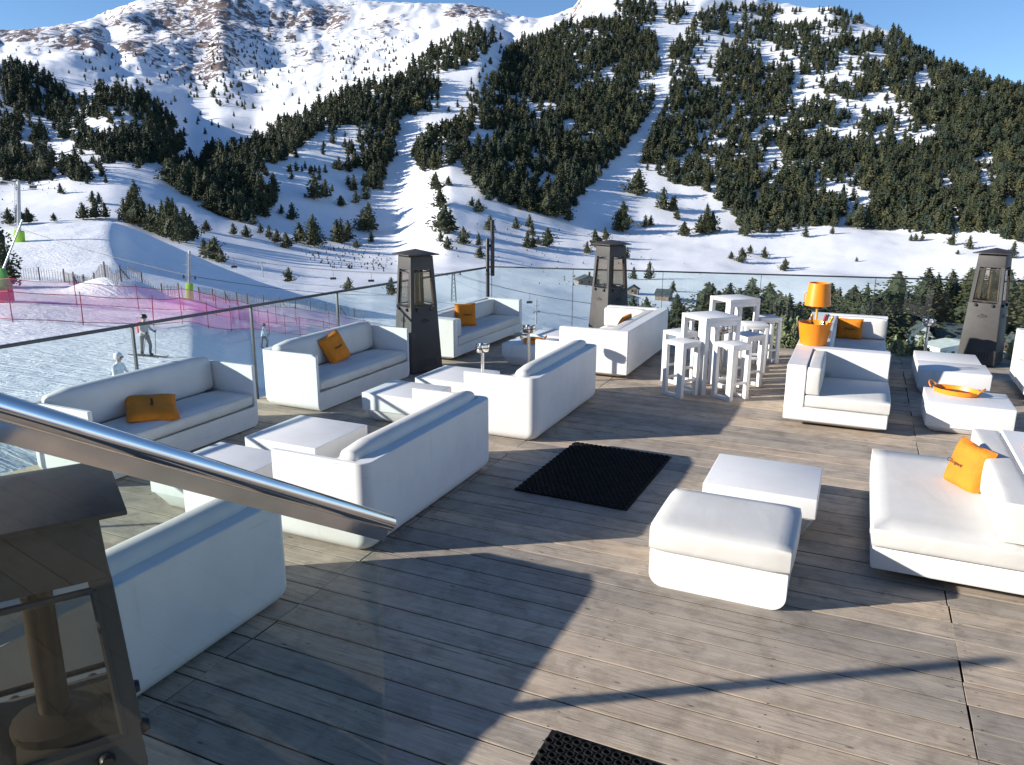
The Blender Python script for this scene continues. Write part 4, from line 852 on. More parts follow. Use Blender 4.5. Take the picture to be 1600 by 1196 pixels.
# rubber mats
def rubber_mat(label, x0, x1, y0, y1, rot=0.):
    t = thing('rubber_mat', label, 'door mat', ((x0+x1)/2, (y0+y1)/2, 0), rot, 'black rubber mats'); w, d = (x1-x0)/2, (y1-y0)/2; m = MB(); p = .052; ny = int(2*d/(p*.87)); nx = int(2*w/p)
    for j in range(ny):
        for i in range(nx):
            cx = -w+p*(i+.5+(j % 2)*.5); cy = -d+p*.87*(j+.5)
            if cx > w-p*.3: continue
            n = 8; V = []
            for (r, z) in ((.0265, .004), (.0265, .017), (.023, .020), (.0165, .020), (.0155, .004)):
                for k in range(n): V.append((cx+r*math.cos(2*PI*(k+.5)/n), cy+r*math.sin(2*PI*(k+.5)/n), z+.001))
            m.add(V, [(a*n+k, a*n+(k+1) % n, (a+1)*n+(k+1) % n, (a+1)*n+k) for a in range(4) for k in range(n)])
    me = bpy.data.meshes.new('rings'); me.from_pydata(m.v, [], m.f); me.materials.append(MT['rubber']); o = bpy.data.objects.new('ring_lattice', me); COL.objects.link(o); o.parent = t
    MB().box(-w, w, -d, d, .004, .0065).build('backing', 'rubber', t); return t
rubber_mat('black rubber ring mat lying on the open deck behind the sofa', -2.70, -1.61, 6.06, 7.62, math.radians(-1.5))
rubber_mat('black rubber ring mat at the foot of the steps', -1.21, .1, 2.42, 3.17, math.radians(-1))
# ------------------------------------------------------------------ small things on the furniture
def pillow_mesh(w, h, th, seed=0):
    n = 18; V = []; Fc = []; g = np.random.default_rng(seed)
    for s in (1, -1):
        for j in range(n+1):
            for i in range(n+1):
                x, y = 2*i/n-1, 2*j/n-1; e = max(0, (1-x**4)*(1-y**4))**.55
                px = x*(1-.07*(1-abs(y))**1.2*abs(x)**3); py = y*(1-.07*(1-abs(x))**1.2*abs(y)**3)
                wr = .10*math.sin(5*x+3*y+seed)*e*.35+.06*math.sin(9*y-4*x+2*seed)*e*.4
                V.append((px*w/2, py*h/2, s*th/2*(e+wr*.6)))
    N1 = (n+1)**2
    for j in range(n):
        for i in range(n):
            a = j*(n+1)+i; Fc.append((a, a+1, a+n+2, a+n+1)); Fc.append((N1+a, N1+a+n+1, N1+a+n+2, N1+a+1))
    return V, Fc
def pillow(label, loc, eul, w=.42, h=.42, th=.13, seed=0, face=1, word=True, tpos=(0, .0)):
    t = thing('cushion', label, 'cushion', loc, 0, 'orange scatter cushions'); t.rotation_euler = eul
    V, Fc = pillow_mesh(w, h, th, seed); MB().add(V, Fc).build('cover', 'orange_fabric', t, True)
    if word:
        me = text_mesh('Clicquot', .046, .0015); o = finish('lettering', me, 'dark_ink', t); o.location = (tpos[0], tpos[1], face*(th/2+.006))
        if face < 0: o.rotation_euler = (PI, 0, PI)
    return t
R_ = math.radians
def orient(nrm, upv): # local z -> nrm, local y ~ upv
    z = Vector(nrm).normalized(); y = (Vector(upv)-z*z.dot(Vector(upv))).normalized(); x = y.cross(z); return Matrix((x, y, z)).transposed().to_euler()
pillow('orange cushion lying flat on the seat of the railing sofa', (-6.55, 5.42, .505), orient((.26, -.12, 1), (-.62, -.78, 0)), .52, .50, .13, 1)
pillow('orange cushion propped upright against the sofa back beside the black heater', (-6.44, 8.36, .605), orient((.93, -.1, .40), (-.33, -.22, 1)), .42, .42, .14, 2)
pillow('orange cushion standing on the inward facing angular sofa', (-6.20, 11.75, .60), orient((.8, -.62, .18), (-.1, .1, 1)), .40, .40, .13, 3)
pillow('orange cushion edge peeping over the backrest of the angular sofa seen from behind', (-3.42, 11.95, .585), orient((-.9, 0, .42), (.4, 0, 1)), .40, .40, .13, 4)
pillow('square orange cushion cut by a diagonal shadow on the lamp sofa', (-.06, 13.36, .56), orient((0, -1, .14), (0, .14, 1)), .40, .34, .12, 5)
pillow('bright yellow orange cushion with lettering leaning on the chaise backrest', (.965, 6.78, .565), orient((-.80, -.62, .25), (.22, .05, 1)), .36, .40, .17, 6, tpos=(-.07, .0))
pillow('orange cushion on the flat top of the chaise back, at the picture edge', (1.52, 7.0, .775), orient((-.5, -.6, .62), (.4, .4, .7)), .34, .30, .12, 7)
# ice bucket, bottles, lamp
bx, by, bz = -.465, 10.72, .746
t = thing('ice_bucket', 'round orange ice bucket on the corner of the white sofa, holding bottles', 'ice bucket', (bx, by, bz))
MB().lathe([(0, 0), (.155, 0), (.165, .012), (.205, .285), (.209, .292), (.201, .294), (.196, .285), (.158, .03), (0, .025)], 48).build('tub', 'orange', t, True)
MB().lathe([(0, .20), (.178, .20), (.178, .196)], 32).build('dark_water', 'black', t)
tg = MB().box(-.02, .02, -.002, .002, 0, .11).build('paper_tag', 'render_white', t); tg.location = (.195, -.06, .10); tg.rotation_euler = (0, .12, -.9)
for l, dx, dy, lean, az_, foil in (('champagne bottle with a gold neck, middle of the ice bucket', -.02, -.03, .10, 2.4, 'gold'), ('champagne bottle with a dark red foil cap in the ice bucket', .07, .05, .18, .4, 'redfoil'), ('champagne bottle leaning out over the rim of the ice bucket', .10, -.02, .34, -.1, 'gold')):
    t = thing('champagne_bottle', l, 'bottle', (bx+dx, by+dy, bz+.07), 0, 'bottles in the orange ice bucket')
    MB().lathe([(0, 0), (.038, 0), (.042, .01), (.042, .15), (.035, .19), (.018, .235), (.0155, .25)], 20).build('glass_body', 'bottle', t, True)
    MB().lathe([(.0165, .215), (.017, .30), (.019, .305), (.019, .322), (.012, .335), (0, .337)], 16).build('neck_foil', foil, t, True); t.rotation_euler = (lean*math.sin(az_), lean*math.cos(az_), 0)
t = thing('table_lamp', 'orange table lamp with a conical shade on the back of the white sofa', 'lamp', (-.53, 12.45, .746))
MB().lathe([(0, 0), (.10, 0), (.105, .012), (.03, .03), (.016, .05), (.016, .30), (.026, .30), (.026, .40), (0, .40)], 24).build('stem', 'orange', t, True)
MB().lathe([(.185, .285), (.188, .287), (.150, .625), (.146, .625), (.182, .285)], 40).build('lamp_shade', 'orange', t, True)
cd_ = MB().tube([(-.19, .02, .33), (-.205, .03, .36), (-.20, .03, .44), (-.17, .02, .47)], .008, 6).build('pull_handle', 'orange', t, True)
def tray(label, loc, rot, sx, sy, s=1.):
    t = thing('oval_tray', label, 'tray', loc, rot, 'orange serving trays')
    MB().lathe([(0, 0), (.17, 0), (.19, .006), (.205, .055), (.210, .056), (.207, .060), (.200, .058), (.186, .014), (0, .010)], 40, (0, 0, 0), sx, sy).build('tray_base', 'orange', t, True)
    MB().lathe([(0, .0145), (.176, .0155), (.176, .0125), (0, .0115)], 40, (0, 0, 0), sx, sy).build('tray_disc', 'tray_brown', t, True)  # thin dark brown disc over the inside of the tray
    for d in (-1, 1):
        a = [Vector((d*(.195*sx+.012+.045*math.sin(q)), .085*math.cos(q), .055+.055*math.sin(q))) for q in np.linspace(0, PI, 13)]; MB().tube(a, .009, 8).build('handle', 'orange', t, True)
    t.scale = (s, s, s); return t
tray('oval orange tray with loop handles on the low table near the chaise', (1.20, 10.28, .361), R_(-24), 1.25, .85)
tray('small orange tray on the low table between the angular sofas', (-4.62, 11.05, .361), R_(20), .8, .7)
def ashtray(label, loc, h=.80):
    t = thing('ashtray_stand', label, 'ashtray stand', loc, 0, 'chrome ashtray stands')
    MB().lathe([(0, 0), (.14, 0), (.14, .012), (.03, .022), (.022, .03), (.022, h-.11), (.03, h-.105), (0, h-.10)], 24).build('pole', 'brushed', t, True)
    MB().lathe([(0, h-.10), (.075, h-.10), (.088, h-.085), (.092, h-.03), (.096, h), (.088, h), (.084, h-.03), (0, h-.05)], 32).build('bowl', 'chrome', t, True)
    MB().lathe([(.094, h-.045), (.097, h-.045), (.097, h-.035), (.094, h-.035)], 32).build('bowl_band', 'black', t, True)
    return t
ashtray('chrome ashtray stand in front of the second rounded sofa, the lower of the pair', (-4.36, 8.72, 0), .77)
ashtray('chrome ashtray stand beside the angular sofas, the taller of the pair', (-4.22, 9.92, 0), .84)
ashtray('chrome ashtray stand behind the nearer bar table', (-1.74, 11.42, 0), .78)
ashtray('chrome ashtray stand by the far railing next to the grey heater', (1.06, 13.35, 0), .79)
# sofa side marks and dark posts at the far corner
me = text_mesh('Ildeol', .16, .001); o = finish('lettering', me, 'grey_ink', bpy.data.objects.get('modular_sofa.001')); o.location = (.30, -.003, .17); o.rotation_euler = (PI/2, 0, 0)
def lamp_post(label, x, y, z0, h, r):
    t = thing('dark_post', label, 'post', (x, y, z0), 0, 'dark metal posts'); MB().lathe([(r, 0), (r, h), (r*.9, h+.01), (0, h+.012)], 20).build('tube', 'black', t, True)
    MB().lathe([(r+.006, h*.62), (r+.006, h*.62+.03)], 20).build('collar', 'black', t, True); return t
lamp_post('dark round post rising behind the far corner of the inward facing sofa', -6.60, 13.45, .0, 1.80, .036)
t2 = thing('hanging_tube_lamp', 'dark tube lamp fixed high beside the corner post', 'lamp', (-6.52, 13.5, 1.10)); MB().lathe([(0, 0), (.04, 0), (.04, 1.06), (0, 1.07)], 20).build('housing', 'black', t2, True)
MB().box(-.075, -.03, -.02, .02, .55, .60).build('bracket', 'black', t2); MB().lathe([(0, -.008), (.03, -.008), (.03, .002), (0, .002)], 16).build('lens', 'galv', t2)
lamp_post('slim dark post outside the view that throws a thin shadow', -4.95, 1.0, 0, 2.45, .045)
# ------------------------------------------------------------------ ski area beyond the railing
def gp_(x, y):
    g = on_ground(x, y); return Vector(g[0]), g[1]
def polyline(pix, step):
    P = [gp_(x, y)[0] for x, y in pix]; out = [P[0]]
    for a, b in zip(P[:-1], P[1:]):
        n = max(1, int((b-a).length/step))
        for k in range(1, n+1): out.append(a.lerp(b, k/n))
    return [Vector((p.x, p.y, tz(p.x, p.y))) for p in out]
def net(label, pix, h, step=.8, every=4):
    P = polyline(pix, step); o0 = P[0].copy(); t = thing('safety_net', label, 'safety net', o0, 0, 'pink ski safety nets'); V = []; Fc = []; g = np.random.default_rng(len(P))
    for i, p in enumerate(P):
        sag = .10*math.sin(PI*(i % every)/every); q = p-o0; bl = .05*math.sin(i*.9)
        for z in (.12+.03*math.sin(i*1.7), h*.5, h-sag): V.append((q.x+bl, q.y+bl, q.z+z))
    for i in range(len(P)-1): Fc += [(i*3, i*3+3, i*3+4, i*3+1), (i*3+1, i*3+4, i*3+5, i*3+2)]
    MB().add(V, Fc).build('netting', 'net', t, True)
    for z, nm in ((h-.02, 'top_cord'), (.14, 'bottom_cord')):
        MB().tube([p-o0+Vector((0, 0, z-(.10*math.sin(PI*(i % every)/every) if z > 1 else 0))) for i, p in enumerate(P)], .022, 5, False).build(nm, 'pole_red', t)
    for i in range(0, len(P), every):
        q = P[i]-o0; MB().tube([q-Vector((0, 0, .2)), q+Vector((g.uniform(-.09, .09), g.uniform(-.05, .05), h+.18))], .028, 6).build('pole', 'pole_red', t)
    return t
net('front pink safety net on red poles along the edge of the piste', [(-70, 500), (20, 503), (130, 508), (240, 511), (400, 517), (480, 525), (590, 545), (660, 565)], 1.75, .8, 4)
net('second pink safety net standing behind, next to the snow mound', [(-60, 476), (60, 477), (150, 480), (260, 487), (350, 497), (450, 506), (540, 520), (640, 540)], 1.75, .9, 4)
def slat_fence(label, pix):
    P = polyline(pix, .35); o0 = P[0].copy(); t = thing('slat_fence', label, 'fence', o0, 0, 'grey slat snow fences'); m = MB(); g = np.random.default_rng(5)
    for i, p in enumerate(P):
        q = p-o0; a = g.uniform(-.05, .05); m.box(q.x-.02+a, q.x+.02+a, q.y-.012, q.y+.012, q.z+.02, q.z+1.15+g.uniform(-.06, .06))
    for i in range(len(P)-1):
        for z in (.35, .9): m.tube([P[i]-o0+Vector((0, 0, z)), P[i+1]-o0+Vector((0, 0, z))], .008, 4, False)
    m.build('slat_mesh', 'timber_grey', t); k = 0
    for i in range(0, len(P), 10):
        q = P[i]-o0; MB().tube([q-Vector((0, 0, .2)), q+Vector((0, 0, 1.35))], .07, 8).build('post', 'timber_grey', t)
        if k % 4 == 2 and i+5 < len(P): MB().tube([q+Vector((0, 0, 1.1)), P[i+4]-o0+Vector((0, 0, .05))], .05, 6).build('brace', 'timber_grey', t)
        k += 1
slat_fence('weathered slat snow fence crossing the snow park behind the mound', [(-60, 432), (30, 437), (100, 441), (180, 448), (280, 464)])
slat_fence('weathered slat snow fence starting beside the lime padded pylon', [(312, 470), (390, 476), (480, 484), (570, 497)])
def pylon(label, px, py, hpx, kind, rot=0.):
    p, r = gp_(px, py); depth = float((np.array(p)-CP)@FW); h = hpx/F_PX*depth; t = thing('lift_pylon', label, 'lift pylon', p, AZ+rot, 'ski lift pylons'); s = h/10
    if kind == 'lattice':
        m = MB()
        for i, j in ((-1, -1), (1, -1), (1, 1), (-1, 1)): m.tube([(i*.9*s, j*.5*s, -1), (i*.35*s, j*.3*s, h)], .09*s, 6)
        for k in range(7):
            z0, z1 = h*k/7, h*(k+1)/7; w = lambda z: (.9-.55*z/h)*s
            m.tube([(-w(z0), -.4*s, z0), (w(z1), -.4*s, z1)], .05*s, 5); m.tube([(w(z0), .4*s, z0), (-w(z1), .4*s, z1)], .05*s, 5)
        m.build('lattice_mast', 'dark_rail', t)
    else: MB().lathe([(.34*s, -1), (.34*s, 0), (.26*s, h)], 14).build('mast', 'galv', t, True)
    a = 2.6*s if kind != 'drag' else 1.3*s; za = h*.97 if kind != 'drag' else h*.48
    MB().box(-a, a, -.12*s, .12*s, za-.12*s, za+.12*s).build('crossarm', 'galv' if kind != 'lattice' else 'dark_rail', t)
    if kind == 'drag': MB().box(-a*1.1, a*1.1, -.05*s, .05*s, h*.70, h*.715).build('crossarm', 'galv', t)
    for sx in (-1, 1):
        w = MB(); q = 4 if kind != 'drag' else 1; R = (.22 if kind != 'drag' else .42)*s
        for k in range(q):
            c = (sx*a*.93, (k-(q-1)/2)*.5*s, za-.25*s); w.add([(c[0]+dx*.06*s, c[1]+R*math.cos(2*PI*n/14), c[2]+R*math.sin(2*PI*n/14)) for dx in (-1, 1) for n in range(14)], [tuple(range(14))[::-1], tuple(range(14, 28))]+[(n, (n+1) % 14, 14+(n+1) % 14, 14+n) for n in range(14)])
        w.build('sheave_wheels', 'dark_rail', t)
        if kind != 'drag': MB().box(sx*a*.93-.3*s, sx*a*.93+.3*s, -1.1*s, 1.1*s, za-.62*s, za-.56*s).build('catwalk', 'dark_rail', t)
    l = MB()
    for sx in (-.12, .12): l.tube([(sx*s-.42*s, -.30*s, 0), (sx*s-.42*s, -.25*s, h*.95)], .03*s, 5)
    for k in range(18): l.tube([(-.54*s, -.3*s, h*k/19), (-.30*s, -.3*s, h*k/19)], .02*s, 4)
    l.build('ladder', 'galv', t)
    return t, h, za
pa, pah, _ = pylon('tall grey lift pylon with a lime padded foot on top of the snow ramp', 30, 378, 92, 'chair', .1)
MB().frus((0, 0), 1.2, 1.0, -.2, 1.0, .9, 1.5).build('foot_padding', 'lime', pa, bevel=.08)
pa.rotation_euler = (0, .14, AZ)
pb_, pbh, _ = pylon('thin drag lift pylon with a lime padded foot, between the two slat fences', 296, 467, 74, 'drag', .2)
MB().frus((0, 0), .7, .6, -.2, .55, .5, 1.5).build('foot_padding', 'lime', pb_, bevel=.06)
pb_.rotation_euler = (0, .10, AZ)
pc, pch, zc_ = pylon('small chairlift pylon with a wide top in the valley below the long ridge', 411, 434, 24, 'chair', .3)
pd, pdh, zd_ = pylon('dark lattice chairlift tower seen through the glass beside the black heater', 709, 472, 46, 'lattice', .35)
pe, peh, ze_ = pylon('drag lift pylon with two wheels seen through the glass behind the ashtray', 838, 506, 40, 'drag', .6)
def cable(label, pts, r, sag):
    P = []
    for a, b in zip(pts[:-1], pts[1:]):
        for k in range(13):
            f = k/12; q = a.lerp(b, f); q.z -= sag*4*f*(1-f); P.append(q)
    o0 = P[0].copy(); return tag_at(MB().tube([p-o0 for p in P], r, 5).build('lift_cable', 'cable'), o0, label)
def tag_at(o, loc, label): o.location = loc; tag(o, label, 'cable', 'ski lift cables'); return o
def topof(t, z, dx): return Vector(t.location)+Matrix.Rotation(t.rotation_euler.z, 3, 'Z') @ Vector((dx, 0, z))
la = topof(pc, zc_, -.9); lb_ = topof(pd, zd_, -1.2); ext = la+(la-lb_)*.5+Vector((0, 0, 6)); ext2 = gp_(925, 500)[0]+Vector((0, 0, 5))
CHC = [ext, la, lb_, ext2]
cable('upper lift cable running between the valley pylon and the lattice tower', CHC, .05, 1.0)
cable('lower lift cable running between the valley pylon and the lattice tower', [p+Vector((1.0, 2.2, -.3)) for p in CHC], .05, 1.2)
cable('drag lift cable slanting down across the snow park below the ramp', [gp_(-60, 395)[0]+Vector((0, 0, 6)), topof(pb_, pbh*.47, .5), gp_(620, 500)[0]+Vector((0, 0, 4))], .03, .6)
cable('drag lift cable passing the two wheeled pylon behind the glass', [gp_(700, 455)[0]+Vector((0, 0, 5)), topof(pe, peh*.47, .4), gp_(990, 530)[0]+Vector((0, 0, 5))], .035, .5)
def chair(label, f, seg, drop):
    p = CHC[seg].lerp(CHC[seg+1], f); p.z -= 4*f*(1-f); t = thing('lift_chair', label, 'lift chair', p, AZ+.3, 'chairlift chairs')
    MB().tube([(0, 0, 0), (.1, 0, -1.2), (0, 0, -2.4)], .05, 6).build('hanger', 'dark_rail', t)
    MB().box(-.9, .9, -.25, .25, -2.95, -2.82).build('seat', 'black', t, bevel=.03); MB().box(-.9, .9, .2, .3, -2.8, -2.3).build('backrest', 'black', t, bevel=.03); MB().box(-.95, .95, -.6, -.55, -2.6, -2.55).build('safety_bar', 'dark_rail', t)
chair('dark chairlift chair hanging just outside the valley pylon', .72, 0, 0); chair('dark chairlift chair over the valley, left of the bushy pine by the heater', .40, 1, 0); chair('dark chairlift chair right above the bushy pine by the heater', .60, 1, 0); chair('dark chairlift chair beyond the lattice tower', .55, 2, 0)
# snow lance and the pine beside it
p, r = gp_(4, 472); t = thing('snow_lance', 'snow making lance on a green stand with a red padded base', 'snow gun', p, AZ)
MB().lathe([(.75, -.3), (.75, .95), (0, .96)], 20).build('padding', 'redpad', t, True); MB().lathe([(.8, .93), (.8, 1.12), (.3, 1.16), (0, 1.16)], 20).build('collar', 'green', t, True)
MB().frus((.3, 0), .9, .5, 1.14, .35, .3, 2.4).build('stand', 'green', t, bevel=.04); MB().tube([(.35, 0, 2.2), (2.2, 0, 5.6), (2.3, 0, 5.75)], [.07, .05, .07], 8).build('lance_tube', 'galv', t)
p, r = gp_(6, 448); t = thing('pine_tree', 'dark broad pine at the picture edge behind the green snow lance', 'pine tree', (p.x, p.y, p.z-.3), .4); t.scale = (6.3, 6.3, 6.6)
for nm, me in zip(('crown', 'trunk'), NEARV[2]): o = bpy.data.objects.new(nm, me); COL.objects.link(o); o.parent = t
# shrubs between deck edge and glass
SHV = split_tree(tree_arrays(900, 420, .05, .5), 'shrub'); SHV[0].materials[0] = m_simple('pale_green_shrub_leaves', (.16, .19, .09), .7, .3, 9)
for i, (x, y) in enumerate([(1212, 545), (1222, 547), (1232, 544), (1241, 548), (1250, 545), (1217, 549), (1206, 546), (1237, 550), (1395, 562), (1404, 566), (1413, 560), (1424, 566), (1436, 562), (1448, 566), (1575, 572), (1590, 575)]):
    q = gpt(x, y, 0); d = (Vector(q)-Vector((0, 0, 0))).normalized(); q = Vector(q)+d*.62; t = thing('shrub', 'leafy pale green shrub growing between deck edge and glass, near the orange lamp' if x < 1300 else 'leafy pale green shrub at the deck edge behind the low tables', 'shrub', (q.x, q.y, -.34), i*1.3, 'shrubs at the deck edge, lamp side' if x < 1300 else 'shrubs at the deck edge, table side'); s = RNG.uniform(.74, .92) if x < 1300 else RNG.uniform(.48, .7); t.scale = (s*.7, s*.7, s)
    for nm, me in zip(('foliage', 'stem'), SHV): o = bpy.data.objects.new(nm, me); COL.objects.link(o); o.parent = t
# ------------------------------------------------------------------ houses in the valley
def house(label, px, py, w, d, h, rh, rot, wall='stone', roof='slate', chim=False, nw=3, snow=False):
    p, r = gp_(px, py); t = thing('chalet', label, 'house', p, AZ+rot, None); oh = .5
    m = MB(); m.add([(-w/2, -d/2, -3), (w/2, -d/2, -3), (w/2, d/2, -3), (-w/2, d/2, -3), (-w/2, -d/2, h), (w/2, -d/2, h), (w/2, d/2, h), (-w/2, d/2, h), (0, -d/2, h+rh), (0, d/2, h+rh)], [(3, 2, 1, 0), (0, 1, 5, 8, 4), (2, 3, 7, 9, 6), (1, 2, 6, 5), (3, 0, 4, 7), (4, 8, 9, 7), (5, 6, 9, 8)]); m.build('wall', wall, t)
    m = MB(); e = .22; k = rh/(w/2)
    for s in (-1, 1):
        V = [(s*(w/2+oh), -d/2-oh, h-oh*k+.03), (0, -d/2-oh, h+rh+.03), (0, d/2+oh, h+rh+.03), (s*(w/2+oh), d/2+oh, h-oh*k+.03)]; V += [(a, b, c+e) for a, b, c in V]
        m.add(V, [(0, 1, 2, 3), (7, 6, 5, 4), (0, 4, 5, 1), (2, 6, 7, 3), (0, 3, 7, 4), (1, 5, 6, 2)])
    rf = m.build('roof', 'render_white' if snow else roof, t)
    if chim: MB().box(.6, 1.5, -.5, .5, h+rh*.5, h+rh+1.6).build('chimney', 'stone', rf)
    for i in range(nw):
        x = -w/2+(i+.5)*w/nw
        for z in ([.9] if h < 3.5 else [.9, 3.4]):
            f = MB().box(x-.5, x+.5, -d/2-.06, -d/2+.02, z, z+1.2).build('window', 'wood_dark', t); MB().box(x-.4, x+.4, -d/2-.09, -d/2-.05, z+.1, z+1.1).build('pane', 'window', f)
    if rh > 1.5 and h > 4: MB().box(-.7, .7, -d/2-.07, -d/2+.02, h+.2, h+1.5).build('window', 'window', t)
    MB().box(w/2-1.6, w/2-.6, -d/2-.05, -d/2+.02, 0, 2.1).build('door', 'wood_dark', t); return t
house('low brown stone hut with a chimney on the open snow beside the brown hatted heater', 917, 445, 10.5, 6, 2.4, 2.0, .25, 'stone', 'slate', True)
house('tiny stone hut among bare bushes right of the brown hatted heater', 989, 459, 5, 4, 2.2, 1.6, -.3, 'stone', 'slate', nw=1)
house('pale green gabled house with a dark roof below the far railing', 1430, 546, 6.5, 9, 4.8, 3.6, -.25, 'render_white', 'slate')
house('long house with a broad dark roof beside the pale gabled house', 1478, 541, 15, 8, 3.6, 3.2, 1.25, 'wood_dark', 'slate', nw=4)
house('snow roofed flat building on the valley floor beside the grey heater', 1492, 556, 17, 7, 3.0, 1.0, .25, 'render_white', 'slate', nw=6, snow=True)
house('small reddish brown cabin right of the grey heater', 1578, 548, 5, 5, 3, 2, .1, 'wood_dark', 'slate', nw=1)
house('little white building among the pines behind the bar tables', 984, 486, 5, 5, 5, .8, .2, 'render_white', 'slate', nw=1)
house('dark roofed house behind the bar tables', 1037, 468, 10, 6, 2.4, 2.0, 1.2, 'stone', 'slate', nw=2)
def car(label, px, py, col, rot):
    p, r = gp_(px, py); t = thing('parked_car', label, 'car', p, AZ+rot, 'cars parked in the valley')
    MB().box(-2.1, 2.1, -.85, .85, .28, .85).build('body', col, t, bevel=.12); MB().frus((-.1, 0), 2.5, 1.6, .85, 1.6, 1.3, 1.42).build('cabin', 'window', t, bevel=.05); MB().box(-.8, .65, -.62, .62, 1.42, 1.45).build('roof', col, t)
    for i in (-1.3, 1.3):
        for j in (-.8, .8): MB().lathe([(0, -.1), (.32, -.1), (.32, .1), (0, .1)], 14).build('wheel', 'rubber', t).matrix_local = Matrix.Translation((i, j, .32)) @ Matrix.Rotation(PI/2, 4, 'X')
for i, (x, y, c, cn) in enumerate([(1446, 556, 'white', 'white'), (1456, 553, 'black', 'black'), (1464, 558, 'galv', 'silver'), (1472, 560, 'white', 'white'), (1481, 562, 'black', 'black'), (1440, 561, 'galv', 'silver')]): car(f'{cn} car parked in the snowy valley lot, {"near the gabled house" if x < 1460 else "near the flat building"}', x, y, c, .3+.2*i)
# ------------------------------------------------------------------ skiers
def skin_body(name, nds, eds, mt, parent, sub=2):
    me = bpy.data.meshes.new(name); me.from_pydata([n[0] for n in nds], eds, []); o = bpy.data.objects.new(name, me); COL.objects.link(o)
    md = o.modifiers.new('skin', 'SKIN'); md.use_smooth_shade = True
    if not me.skin_vertices: 
        bm = bmesh.new(); bm.from_mesh(me); lay = bm.verts.layers.skin.verify(); bm.to_mesh(me); bm.free()
    for i, n in enumerate(nds): me.skin_vertices[0].data[i].radius = (n[1], n[1]*(n[2] if len(n) > 2 else 1)); me.skin_vertices[0].data[i].use_root = i == 0
    o.modifiers.new('sub', 'SUBSURF').levels = sub; dg = bpy.context.evaluated_depsgraph_get(); dg.update(); r = bpy.data.meshes.new_from_object(o.evaluated_get(dg)); bpy.data.objects.remove(o); r.name = name
    return finish(name, r, mt, parent, True, ang=80)
MT['grey_jacket'] = m_simple('pale_grey_ski_jacket', (.42, .40, .38), .8, .1, 6, 20, .5, .02); MT['white_jacket'] = m_simple('white_ski_jacket', (.68, .72, .74), .8, .08, 6, 20, .5, .02); MT['grey_pants'] = m_simple('grey_ski_trousers', (.15, .15, .145), .85, .1, 6, 20, .5, .02); MT['pack'] = m_simple('pink_rucksack', (.72, .13, .17), .7, .1, 6, 20, .4, .02); MT['helmet'] = m_simple('dark_helmet', (.02, .022, .03), .35, .1)
MT['white_helmet'] = m_simple('white_helmet', (.7, .72, .74), .35, .05)
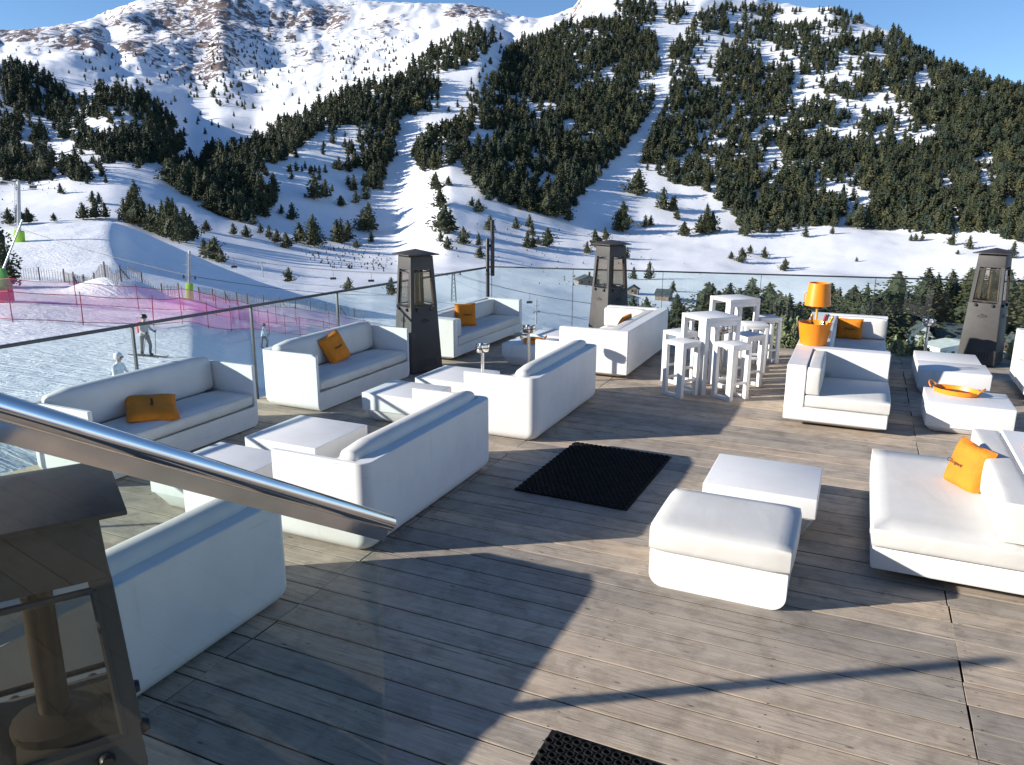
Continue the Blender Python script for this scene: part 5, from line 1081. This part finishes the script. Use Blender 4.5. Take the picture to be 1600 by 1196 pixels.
def skier(label, px, py, heading, H, jacket, pants, helmet, pack, pole, lean=.0, stride=.12):
    p, r = gp_(px, py); t = thing('person', label, 'person', p, heading, 'skiers on the piste'); k = H/1.75
    def N(x, y, z, r, f=1): return (Vector((x*k, y*k, z*k)), r*k, f)
    # one continuous figure, facing +x: pelvis, spine, neck, head; arms with hands on the poles; bent legs into boots
    nds = [N(0, 0, .95, .155, .8), N(.02, 0, 1.16, .145, .8), N(.05, 0, 1.38, .165, .75), N(.06, 0, 1.49, .075), N(.085, 0, 1.56, .06), N(.10, 0, 1.645, .098), N(.10, 0, 1.72, .08),
           N(.05, .19, 1.40, .07), N(.10, .26, 1.16, .052), N(.30, .25, 1.06, .042), N(.37, .24, 1.06, .045), N(.41, .235, 1.05, .03),
           N(.05, -.19, 1.40, .07), N(.10, -.26, 1.16, .052), N(.30, -.25, 1.05, .042), N(.37, -.24, 1.05, .045), N(.41, -.235, 1.04, .03),
           N(stride*.4, .10, .86, .105), N(.06+stride, .11, .50, .075), N(stride, .11, .16, .06), N(stride+.02, .11, .09, .065), N(stride+.15, .11, .07, .05),
           N(-stride*.4, -.10, .86, .105), N(.05-stride, -.11, .50, .075), N(-stride, -.11, .16, .06), N(-stride+.02, -.11, .09, .065), N(-stride+.15, -.11, .07, .05)]
    eds = [(0, 1), (1, 2), (2, 3), (3, 4), (4, 5), (5, 6), (2, 7), (7, 8), (8, 9), (9, 10), (10, 11), (2, 12), (12, 13), (13, 14), (14, 15), (15, 16), (0, 17), (17, 18), (18, 19), (19, 20), (20, 21), (0, 22), (22, 23), (23, 24), (24, 25), (25, 26)]
    b = skin_body('body', nds, eds, jacket, t); me = b.data
    for q in (pants, 'skin', 'black'): me.materials.append(MT[q])
    for pl in me.polygons:
        c = pl.center; z = c.z/k
        pl.material_index = 3 if z < .23 or (c.x/k > .335 and .9 < z < 1.2) else 1 if z < .93 else 2 if z > 1.525 else 0
    hd = t; c = Vector((.10*k, 0, 1.70*k))
    MB().lathe([(.128*k, -.05*k), (.132*k, .0), (.118*k, .07*k), (.07*k, .118*k), (0, .13*k)], 20, (c.x-.012*k, 0, c.z)).build('helmet', helmet, t, True)
    MB().box(c.x+.075*k, c.x+.125*k, -.075*k, .075*k, c.z-.055*k, c.z+.012*k).build('goggles', 'window', t, bevel=.015*k)
    MB().add([(c.x+.09*k, -.015*k, c.z-.07*k), (c.x+.09*k, .015*k, c.z-.07*k), (c.x+.125*k, 0, c.z-.10*k), (c.x+.095*k, 0, c.z-.11*k)], [(0, 1, 2), (0, 2, 3), (1, 3, 2), (0, 3, 1)]).build('nose', 'skin', t)
    if pack: soft_box('rucksack', -.27*k, -.10*k, -.16*k, .16*k, 1.02*k, 1.46*k, .06*k, t, 'pack')
    for s, st in ((1, stride), (-1, -stride)):
        MB().add([(st*k-.75*k, s*.11*k-.045*k, .012), (st*k+.85*k, s*.11*k-.045*k, .012), (st*k+1.0*k, s*.11*k, .10), (st*k+.85*k, s*.11*k+.045*k, .012), (st*k-.75*k, s*.11*k+.045*k, .012), (st*k-.75*k, s*.11*k-.045*k, .04), (st*k+.85*k, s*.11*k-.045*k, .04), (st*k+1.0*k, s*.11*k, .125), (st*k+.85*k, s*.11*k+.045*k, .04), (st*k-.75*k, s*.11*k+.045*k, .04)], [(4, 3, 2, 1, 0), (5, 6, 7, 8, 9), (0, 1, 6, 5), (1, 2, 7, 6), (2, 3, 8, 7), (3, 4, 9, 8), (4, 0, 5, 9)]).build('ski', 'black', t)
        if pole: MB().tube([(.39*k, s*.24*k, 1.14*k), (.16*k, s*.34*k, .04)], .012, 6).build('ski_pole', 'dark_rail', t)
        hx, hy, hz = .385*k, s*.24*k, 1.055*k
        for q in range(5):                       # gloved fingers closed round the pole grip
            zz = hz+(.035-.02*q)*k if q < 4 else hz+.05*k; L_ = (.034, .038, .036, .028, .03)[q]*k
            MB().tube([(hx-.005, hy-s*.025*k, zz), (hx+L_*.8, hy-s*.02*k, zz), (hx+L_, hy+s*.012*k, zz-.004*k), (hx+L_*.4, hy+s*.03*k, zz-.006*k)], [.0105*k, .0105*k, .0095*k, .008*k], 6).build('finger', 'black', t, True)
    return t
skier('standing skier in a pale grey jacket with a pink rucksack and a pole', 229, 557, AZ-.35, 1.66, 'grey_jacket', 'grey_pants', 'helmet', True, True)
skier('distant skier in a white jacket and dark helmet walking away', 413, 545, AZ+.1, 1.72, 'white_jacket', 'grey_pants', 'helmet', False, True, stride=.16)
skier('child in a white helmet and pale jacket half hidden behind the railing sofa', 196, 680, AZ-.2, 1.22, 'white_jacket', 'grey_pants', 'white_helmet', False, False)
# ------------------------------------------------------------------ timber chalet behind the viewer (mirrored in the steel and glass)
t = thing('chalet', 'dark timber chalet front on the terrace behind the steps', 'house', (3.2, -4.2, 0))
MB().box(-5.2, 6, -1.8, 1.6, 0, 7.4).build('wall', 'wood_dark', t); MB().box(-5.3, 6.4, -2.2, 1.9, 7.4, 7.7).build('roof', 'slate', t)
for x in (-3.6, -1.2, 1.2, 3.6):
    f = MB().box(x-.8, x+.8, 1.6, 1.66, 1.2, 3.4).build('window_frame', 'wood_dark', t); MB().box(x-.7, x+.7, 1.66, 1.68, 1.3, 3.3).build('pane', 'window', f)
